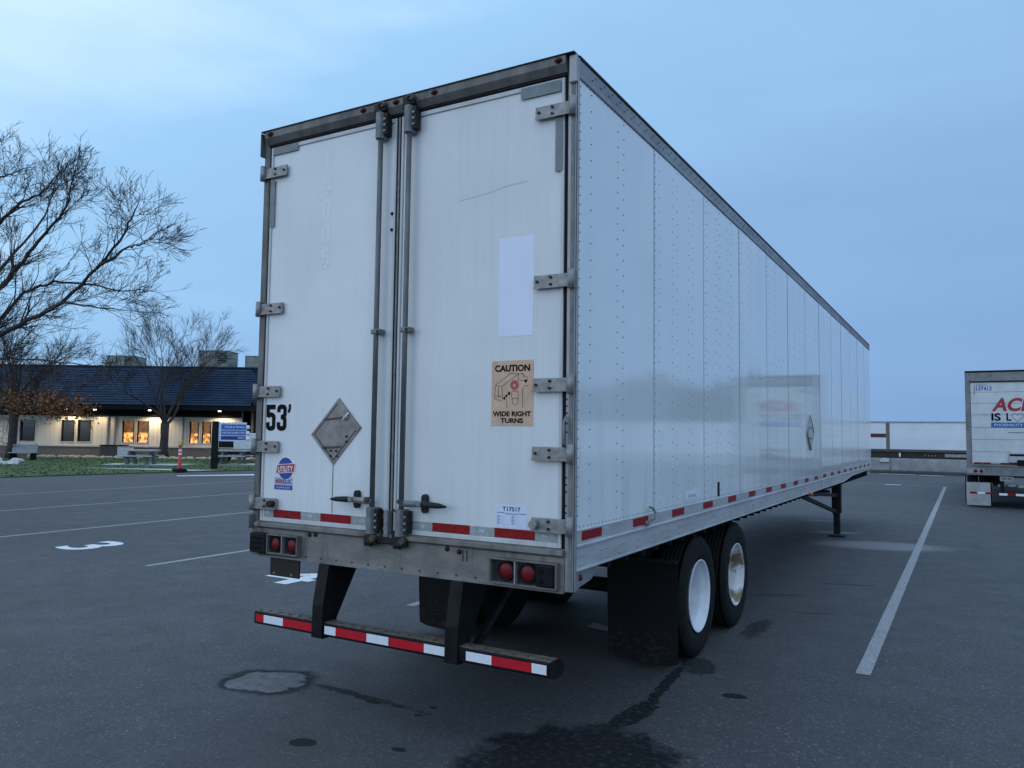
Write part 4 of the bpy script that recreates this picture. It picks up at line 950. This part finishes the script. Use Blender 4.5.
# bolts / drips on the beam
mb = MB()
for (xx, zz) in ((-1.965, 1.155), (-2.02, 1.15), (-.86, 1.15), (-.77, 1.14)): mb.rev([(0.001, .012), (.014, .008), (.017, 0)], (xx, -.016, zz), (0, -1, 0), boltm, 10)
for xx in [-2.05+.14*k for k in range(13)]: mb.rev([(0.001, .004), (.006, .003), (.007, 0)], (xx, -.0155, .995), (0, -1, 0), boltm, 6)
for xx in (-.745, -.715): stroke(mb, [(xx, 1.155), (xx+.003, 1.085)], .012, mat('rust_drip', (.075, .05, .04), .8), -.0165)
mb.build('beam_bolts', TR)

# --- side
mb = MB(); seams = [.020, 1.312]+[1.312+1.2365*k for k in range(1, 12)]+[LEN]
ZL, ZH = 1.318, 3.985
for i in range(len(seams)-1):
    mb.box(-.012+(.0015 if i % 2 else 0), .0+(.0015 if i % 2 else 0), seams[i]+.002, seams[i+1]-.002, ZL, ZH, sw)
mb.box(-.03, -.014, .1, LEN, ZL-.02, ZH+.02, blackp)
rv = mat('rivet_dull', (.17, .19, .22), .7, .0)
def rivet(mb, y_, z_, r_=.0052, h_=.0035, x_=.0015, m=None):
    n = 6; vs = [(x_, y_+r_*math.cos(k*math.pi/3), z_+r_*math.sin(k*math.pi/3)) for k in range(n)]+[(x_+h_, y_+r_*.5*math.cos(k*math.pi/3), z_+r_*.5*math.sin(k*math.pi/3)) for k in range(n)]
    mb.add(vs, [(k, (k+1) % n, n+(k+1) % n, n+k) for k in range(n)]+[tuple(range(n, 2*n))], m or rv)
for i in range(len(seams)-1):
    y0 = seams[i]; cols = (.18, .60, .70) if i == 0 else (.105, .41, .52, .81, .92)
    for c0 in cols:
        zz = ZL+.07+(.02 if cols.index(c0) % 2 else 0)
        while zz < ZH-.03: rivet(mb, y0+c0, zz); zz += .102
    if i < 9:
        zz = ZL+.03
        while zz < ZH-.02: rivet(mb, y0+.022, zz, .0045); zz += .055
    yy = y0+.05
    while yy < seams[i+1]-.02: rivet(mb, yy, ZL+.018, .0045); rivet(mb, yy, ZH-.018, .0045); yy += .055
    # dark lap line at each seam
    if i: mb.box(.0016, .0030, y0-.0035, y0+.0035, ZL, ZH, mat('lap_shadow', (.36, .40, .44), .6))
mb.build('side_panel', TR)
mb = MB(); mb.box(-2.60, -2.588, .1, LEN, 1.20, 4.0, sw); mb.build('side_panel', TR)
mb = MB(); mb.box(-2.588, -.03, LEN-.04, LEN, 1.05, 4.08, sw); mb.build('front_wall', TR)
mb = MB(); mb.box(-2.60, .0, .1, LEN, 4.085, 4.105, alu); mb.build('roof', TR)
# top rail right / left
railm = mat('top_rail_grey', (.24, .24, .25), .45, .3, .3, 8, stretch=(1, .4, 1))
mb = MB(); mb.prism([(-.02, 3.972), (.008, 3.972), (.010, 3.985), (.006, 4.00), (.006, 4.075), (-.004, 4.108), (-.02, 4.108)], 'y', .017, LEN+.01, railm)
yy = .2
while yy < LEN: rivet(mb, yy, 4.03, .007, .004, .006, boltm); rivet(mb, yy+.05, 4.06, .006, .004, .006, boltm); yy += .13
mb.build('top_rail', TR); mb = MB(); mb.box(-2.612, -2.585, .1, LEN, 3.98, 4.108, alu_dirty); mb.build('top_rail', TR)
mb = MB(); mb.box(-.015, .008, .02, LEN+.01, 4.096, 4.1105, blackp); mb.build('roof_edge', TR)
# bottom rail right
yT = 11.3
mb = MB()
mb.box(-.05, .006, .017, LEN, 1.238, 1.318, alu_bright)                     # rub strip carrying the tape
mb.box(-.05, .018, .017, LEN, 1.222, 1.238, alu_bright, .003)
mb.prism([(.017, 1.222), (.017, 1.098), (yT, 1.098), (yT+1.2, 1.16), (LEN, 1.185), (LEN, 1.222)], 'x', -.02, .008, alu_bright)
mb.prism([(.017, 1.098), (.017, 1.090), (yT, 1.090), (yT+1.2, 1.152), (LEN, 1.177), (LEN, 1.185), (yT+1.2, 1.16), (yT, 1.098)], 'x', -.05, .016, alu_bright)
yy = .06; k = 0
while yy < LEN-.1:
    grp = ((0, .05) if k == 0 else ((0, .05, .1) if k in (1, 2) else (0, .05)))
    for g_ in grp:
        for zz in ((1.122, 1.172) if yy < yT else (1.195,)): rivet(mb, yy+g_, zz, .008, .006, .008, alu)
    yy += .30; k += 1
mb.build('bottom_rail', TR)
mb = MB(); mb.box(-2.612, -2.55, .1, LEN, 1.10, 1.30, alu_bright); mb.build('bottom_rail', TR)
yy = .085; k = 0
for k in range(20):
    mb = MB(); y0 = .09+.805*k; mb.box(.0062, .0085, y0, y0+.285, 1.256, 1.310, redtape); mb.build('reflective_tape', TR)
mb = MB()
for k in range(20):
    y0 = .09+.805*k+.36; mb.prism([(y0+.030*math.cos(j*math.pi/6), 1.283+.022*math.sin(j*math.pi/6)) for j in range(12)], 'x', .0062, .0075, emblem)
mb.build('tape_emblems', TR)
# hook hose
mb = MB(); mb.tube([(.012, 1.14, 1.27), (.017, 1.15, 1.27), (.045, 1.21, 1.29), (.04, 1.24, 1.33), (.03, 1.20, 1.365), (.02, 1.17, 1.37)], .008, greym, 8); mb.tube([(.0, 1.13, 1.262), (.03, 1.13, 1.262)], .018, greym, 8); mb.build('tie_hook', TR)
mb = MB(); mb.box(.002, .006, 2.97, 3.02, 1.335, 1.46, ink); mb.build('dark_mark', TR)
mb = MB(); mb.box(.002, .004, 2.05, 2.45, 1.36, 1.43, mat('old_decal', (.66, .70, .76), .4)); mb.box(.0042, .005, 2.10, 2.30, 1.375, 1.40, mat('old_decal_ink', (.40, .46, .55), .4)); mb.build('old_decal', TR)
# side placard holder
cyy, czz = 7.80, 1.945
mb = MB(); ds = [(cyy, czz+.25), (cyy-.25, czz), (cyy, czz-.25), (cyy+.25, czz)]; mb.prism(ds, 'x', .002, .016, mat('side_placard', (.42, .44, .44), .5))
for a in (-.08, .07): mb.box(.0165, .020, cyy-.13, cyy+.13, czz+a-.006, czz+a+.006, MATS['placard_shadow'])
for i in range(4): a = ds[i]; b = ds[(i+1) % 4]; mb.tube([(.017, a[0], a[1]), (.017, b[0], b[1])], .008, alu, 6)
mb.build('placard_holder', TR)
# side marker under the rail
mb = MB(); mb.box(-.04, .02, 7.80, 7.92, 1.045, 1.088, amber, .008); mb.build('side_marker_light', TR)
# bracket and red lamp behind the rear corner
mb = MB(); mb.prism([(.10, 1.088), (.10, .975), (.30, 1.00), (.40, 1.05), (.42, 1.088)], 'x', -.06, -.03, alu); br = mb.build('corner_bracket', TR)
mb = MB(); mb.rev([(0.001, .02), (.014, .015), (.018, 0)], (-.03, .14, 1.035), (1, 0, 0), redlens, 12); mb.build('side_marker_light', TR)

# --- underside
mb = MB(); mb.box(-2.55, -.06, .1, LEN-.05, 1.12, 1.16, darkunder)
yy = .35
while yy < LEN-.2: mb.box(-2.54, -.07, yy, yy+.05, 1.02, 1.12, darkunder); yy += .3048
mb.build('floor', TR)
mb = MB()
for xx in (-1.95, -.73): mb.box(xx, xx+.10, 1.4, 6.2, .90, 1.018, darkunder, .006)
for yy in (2.0, 3.2, 4.6, 5.8): mb.box(-1.85, -.73, yy, yy+.08, .92, 1.0, darkunder)
mb.build('slider_frame', TR)
for ya in (2.63, 3.875):
    mb = MB(); mb.tube([(-2.4, ya, .51), (-.2, ya, .51)], .065, darkunder, 16)
    for xx in (-1.9, -.68):
        mb.box(xx-.05, xx+.05, ya-.45, ya+.45, .66, .72, darkunder, .01); mb.box(xx-.08, xx+.08, ya-.1, ya+.1, .5, .82, darkunder, .01); mb.tube([(xx, ya+.12, .6), (xx, ya+.12, .82)], .12, rubber, 14)
    mb.tube([(-.75, ya-.1, .51), (-.75, ya-.1, .7)], .1, darkunder, 12); mb.build('axle', TR)
for ya in (2.63, 3.875):
    for (sgn, outer, rmat) in ((1, -.197, 'o'), (1, -.52, 'i'), (-1, -2.403, 'o'), (-1, -2.08, 'i')):
        Wd = bpy.data.objects.new('wheel', None); COL.objects.link(Wd); Wd.parent = TR
        Wd.location = Vector((outer, ya, .508))-Vector(TR['_o']); Wd['_o'] = (0, 0, 0)
        rm = darkunder if rmat == 'i' else (MATS['rim_rusty'] if (ya > 3 and sgn > 0) else rimw)
        t_, r__ = wheel_meshes(sgn if rmat == 'o' else -sgn, rm); t_.build('tyre', Wd, origin=(0, 0, 0)); r__.build('rim', Wd, origin=(0, 0, 0))
# mud flaps
for (xa, xb) in ((-.66, -.06), (-2.60, -2.02)):
    mb = MB(); nx, nz_ = 8, 10; vs = []
    for s_ in (0, .008):
        for j in range(nz_+1):
            for i in range(nx+1):
                u_ = i/nx; v_ = j/nz_; z_ = .045+(.83)*v_; xw = xa+(xb-xa)*u_
                if j == 0: z_ += .03*(abs(2*u_-1)**6)
                vs.append((xw, 2.02+s_+.025*(1-v_)**2*math.sin(u_*5+1)+.02*(1-v_), z_))
    o1_ = (nx+1)*(nz_+1); fs = []
    for j in range(nz_):
        for i in range(nx):
            a = j*(nx+1)+i; fs.append((a, a+1, a+nx+2, a+nx+1)); fs.append((o1_+a+nx+1, o1_+a+nx+2, o1_+a+1, o1_+a))
    for i in range(nx): fs.append((i, o1_+i, o1_+i+1, i+1))
    for j in range(nz_):
        a = j*(nx+1); fs.append((a, a+nx+1, o1_+a+nx+1, o1_+a)); a += nx; fs.append((a, o1_+a, o1_+a+nx+1, a+nx+1))
    mb.add(vs, fs, MATS['mud_flap_rubber'], False); o = mb.build('mud_flap', TR)
    mb = MB(); mb.box(xa-.0, xb+.0, 1.985, 2.015, .855, .885, darkunder, .004); mb.box((xa+xb)/2-.03, (xa+xb)/2+.03, 2.0, 2.05, .885, 1.02, darkunder); mb.build('hanger_bar', o)
# rear impact guard
GZ0, GZ1 = .497, .590
mb = MB(); mb.box(-2.488, -.112, -.069, .035, GZ0, GZ1-.006, blackp, .008); mb.box(-2.485, -.115, -.060, .030, GZ1-.006, GZ1-.001, treadtop)
kx = -2.46
while kx < -.15:
    if not (-1.93 < kx < -1.78 or -.84 < kx < -.66):
        mb.tube([(kx, -.025, GZ1-.002), (kx, -.025, GZ1+.003)], .012, MATS['rust_drip'], 6)
    kx += .095
mb.prism([(-.069, GZ0), (.035, GZ0), (.060, (GZ0+GZ1)/2), (.035, GZ1-.01), (-.069, GZ1-.01)], 'x', -.111, -.085, blackp)
gd = mb.build('impact_guard', TR)
ya = -.0705
segs = [(-2.463, -2.382, 0), (-2.382, -2.194, 1), (-2.194, -1.915, 0), (-1.806, -1.707, 1), (-1.707, -1.441, 0), (-1.441, -1.262, 1), (-1.254, -.982, 0), (-.982, -.822, 1), (-.672, -.494, 1), (-.494, -.225, 0), (-.225, -.131, 1)]
for (a, b, w_) in segs: mb = MB(); mb.box(a, b, ya-.002, ya, GZ0+.018, GZ1-.022, whitebar if w_ else redbar); mb.build('reflective_tape', gd)
for xa in (-1.912, -.820):
    mb = MB(); xb = xa+.092
    mb.prism([(-.085, .485), (-.080, .70), (-.030, .963), (.27, .963), (.26, .92), (.06, .60), (.05, .485)], 'x', xa+.086, xb, blackp)
    mb.prism([(-.085, .485), (-.080, .70), (-.030, .963), (.27, .963), (.26, .92), (.06, .60), (.05, .485)], 'x', xa, xa+.006, blackp)
    mb.add([(xa, -.0852, .485), (xb, -.0852, .485), (xb, -.0802, .70), (xa, -.0802, .70), (xb, -.0302, .963), (xa, -.0302, .963)], [(0, 1, 2, 3), (3, 2, 4, 5)], blackp)
    mb.add([(xa, .05, .485), (xb, .05, .485), (xb, .06, .60), (xa, .06, .60), (xb, .26, .92), (xa, .26, .92), (xb, .27, .963), (xa, .27, .963)], [(1, 0, 3, 2), (2, 3, 5, 4), (4, 5, 7, 6)], blackp)
    mb.box(xa+.02, xb+.012, -.086, .05, .484, .49, blackp); mb.build('guard_post', TR)
mb = MB(); mb.tube([(-.70, .62, .95), (-.71, .06, .53)], .028, blackp, 4); mb.build('guard_brace', TR)
# landing gear
for xs_ in (-.31, -2.42):
    mb = MB(); mb.box(xs_, xs_+.16, 12.05, 12.22, .45, 1.05, blackp, .008); mb.box(xs_+.025, xs_+.135, 12.075, 12.195, .05, .45, blackp, .006); mb.box(xs_-.06, xs_+.22, 12.0, 12.28, 0.0, .03, blackp, .005)
    mb.prism([(12.22, 1.05), (12.50, 1.05), (12.42, .62), (12.22, .55)], 'x', xs_+.03, xs_+.13, blackp); mb.build('landing_leg', TR)
    mb = MB(); mb.tube([(xs_+.08, 8.4, 1.02), (xs_+.08, 10.0, .93), (xs_+.08, 12.05, .79)], .045, blackp, 4); mb.tube([(xs_+.08, 8.4, 1.0), (xs_+.08, 12.05, .47)], .04, blackp, 4)
    mb.box(xs_+.03, xs_+.13, 11.98, 12.05, .42, .52, darkunder); mb.box(xs_+.03, xs_+.13, 11.98, 12.05, .74, .84, darkunder); mb.build('leg_brace', TR)
mb = MB(); mb.tube([(-.35, 12.13, .85), (-2.25, 12.13, .85)], .025, darkunder, 8); mb.tube([(-.35, 12.13, .95), (-2.25, 12.13, .55)], .02, darkunder, 6); mb.build('cross_shaft', TR)
mb = MB(); mb.box(-1.75, -.85, 14.6, 15.9, 1.0, 1.12, darkunder); mb.tube([(-1.3, 15.2, .9), (-1.3, 15.2, 1.0)], .05, darkunder, 12); mb.build('kingpin_plate', TR)

# ------------------------------------------------------------------ second trailer on the right
yr = 21.6; xl, xr = 1.96, 4.54; zt = 3.84
S2 = empty('box_trailer', (3.3, yr, 0), 'white box trailer with red and black lettering on its roll up rear door, at right', 'trailer')
gfr = mat('grey_frame', (.20, .205, .21), .55, .15, .25, 5)
drw = mat('roll_door_white', (.56, .60, .62), .5, 0, .12, 3)
mb = MB(); mb.box(xl, xr, yr+.06, yr+14.5, .98, zt-.02, MATS['side_white']); mb.build('box_body', S2)
mb = MB(); mb.box(xl-.01, xl+.115, yr-.02, yr+.06, .92, zt, gfr, .006); mb.box(xr-.115, xr+.01, yr-.02, yr+.06, .92, zt, gfr, .006); mb.box(xl+.115, xr-.115, yr-.02, yr+.06, zt-.30, zt-.05, gfr, .006)
mb.box(xl-.01, xr+.01, yr-.03, yr+.1, zt-.05, zt+.0, blackp, .005); mb.box(xl+.115, xr-.115, yr-.035, yr-.021, zt-.33, zt-.30, blackp)
mb.prism([(xl+.0, zt-.05), (xl+.0, zt-.38), (xl+.05, zt-.38), (xl+.16, zt-.2)], 'y', yr-.03, yr-.021, gfr); mb.build('rear_frame', S2)
D2 = None
mb = MB(); zz = 1.22; edges = [1.22, 1.56, 1.90, 2.235, 2.59, 2.915, 3.23, zt-.33]
for a, b in zip(edges, edges[1:]): mb.box(xl+.125, xr-.125, yr+.0, yr+.04, a+.004, b-.004, drw, .004)
mb.box(xl+.12, xr-.12, yr+.02, yr+.05, 1.2, zt-.3, greym); D2 = mb.build('roll_up_door', S2)
mb = MB(); Y2 = yr-.003
red2 = mat('sign_crimson', (.34, .015, .035), .4); blue2 = mat('band_blue', (.015, .12, .36), .4)
put_text(mb, 'ACME', 2.585, 3.86, 2.69, 3.065, Y2, red2, .035, shear=.22)
put_text(mb, 'IS', 2.575, 2.80, 2.425, 2.640, Y2, ink, .03); put_text(mb, 'L', 2.93, 3.05, 2.425, 2.640, Y2, ink, .03)
put_text(mb, 'VE', 3.34, 3.62, 2.425, 2.640, Y2, ink, .03)
hp = []
for k in range(25):
    t = 2*math.pi*k/24; hp.append((3.19+.0085*16*math.sin(t)**3, 2.535+.0080*(13*math.cos(t)-5*math.cos(2*t)-2*math.cos(3*t)-math.cos(4*t))))
stroke(mb, hp, .014, mat('heart_grey', (.13, .12, .18), .5), Y2)
mb.box(2.565, 3.86, yr-.004, yr-.001, 2.238, 2.380, blue2); put_text(mb, 'PHOENICITY T', 2.64, 3.42, 2.275, 2.345, yr-.006, white, .0)
mb.box(2.97, 3.8, yr-.004, yr-.001, 2.095, 2.115, greym)
mb.build('door_lettering', D2); mb = MB()
put_text(mb, '137413', 2.225, 2.60, 3.27, 3.40, Y2, blue2, .03); mb.box(2.21, 2.50, yr-.004, yr-.001, 3.425, 3.445, greym); mb.box(2.17, 2.19, yr-.004, yr-.001, 3.16, 3.42, greym)
mb.build('unit_number', D2)
mb = MB()
for i in range(11):
    a = 2.13+.21*i; mb.box(a, min(a+.2, xr-.12), yr-.012, yr-.001, 1.222, 1.262, redtape if i % 3 != 2 else greytape)
mb.build('reflective_tape', S2)
mb = MB(); mb.box(xl-.01, xr+.01, yr-.06, yr+.25, .90, 1.20, gfr, .008); mb.box(xl+.125, xr-.125, yr-.09, yr-.0605, 1.165, 1.195, gfr); mb.build('sill_beam', S2)
for xx in (xl+.0, xr-.42):
    mb = MB(); mb.box(xx, xx+.42, yr-.075, yr-.061, .955, 1.085, mat('lamp_plate', (.30, .30, .32), .5)); o = mb.build('lamp_plate', S2)
    for dx_ in (.20, .34): mb = MB(); mb.rev([(0.001, .02), (.04, .015), (.05, 0)], (xx+dx_, yr-.075, 1.02), (0, -1, 0), redlens, 16); mb.build('tail_lamp', o)
for xx in (xl-.05, xr-.60):
    mb = MB(); mb.box(xx+.02, xx+.60, yr-.03, yr-.018, .06, .70, mat('flap_silver', (.36, .37, .37), .5, .2, .2, 4), .003); mb.box(xx-.01, xx+.015, yr-.02, yr-.01, .10, .9, rubber); o = mb.build('mud_flap', S2)
    mb = MB()
    for i, mm in enumerate((redtape, whitebar, redtape)): mb.box(xx+.10+i*.19, xx+.27+i*.19, yr-.035, yr-.0305, .38, .435, mm)
    mb.build('flap_tape', o)
mb = MB(); mb.box(2.70, 3.90, yr-.05, yr+.06, .345, .44, blackp, .006); mb.box(2.74, 2.84, yr+.0, yr+.1, .44, .90, blackp); mb.box(3.74, 3.84, yr+.0, yr+.1, .44, .90, blackp); gd2 = mb.build('impact_guard', S2)
mb = MB()
for i in range(6): mb.box(2.71+i*.195, 2.71+(i+1)*.195, yr-.054, yr-.0505, .362, .425, redtape if i % 2 else whitebar)
mb.build('guard_tape', gd2)
mb = MB(); mb.box(2.74, 3.05, yr-.03, yr-.02, .755, .885, mat('plate_grey', (.3, .31, .32), .5)); put_text(mb, '4TK 302', 2.77, 3.02, .79, .85, yr-.032, ink, .01); mb.build('licence_plate', S2)
mb = MB()
for i in range(5): mb.box(2.69+i*.24, 2.86+i*.24, yr+.06, yr+.09, .59+.02*(i % 2), .66, greytape)
mb.build('underride_rack', S2)
chrome = mat('chrome', (.5, .52, .54), .15, .8)
mb = MB(); mb.box(2.96, 3.75, yr-.06, yr-.005, 1.27, 1.56, chrome, .01); mb.box(2.98, 3.73, yr-.066, yr-.0605, 1.45, 1.51, fasc); mb.box(3.15, 3.80, yr-.12, yr-.061, 1.19, 1.35, blackp, .01); mb.build('latch_step', S2)
mb = MB(); mb.box(xl+.08, xr-.08, yr+.3, yr+14.4, .85, .98, darkunder); mb.box(2.6, 2.75, yr+.3, yr+6, .6, .85, darkunder); mb.box(3.8, 3.95, yr+.3, yr+6, .6, .85, darkunder); mb.build('chassis', S2)
tm, rm_ = wheel_meshes(1, rimw); 
for ya in (yr+.85, yr+2.1):
    for (sgn, xo) in ((-1, xl+.13), (-1, xl+.45), (1, xr-.13), (1, xr-.45)):
        Wd = bpy.data.objects.new('wheel', None); COL.objects.link(Wd); Wd.parent = S2; Wd.location = Vector((xo, ya, .508))-Vector(S2['_o']); Wd['_o'] = (0, 0, 0)
        t_, r__ = wheel_meshes(sgn, rimw); t_.build('tyre', Wd, origin=(0, 0, 0)); r__.build('rim', Wd, origin=(0, 0, 0))

for o in bpy.data.objects:
    if '_o' in o: del o['_o']
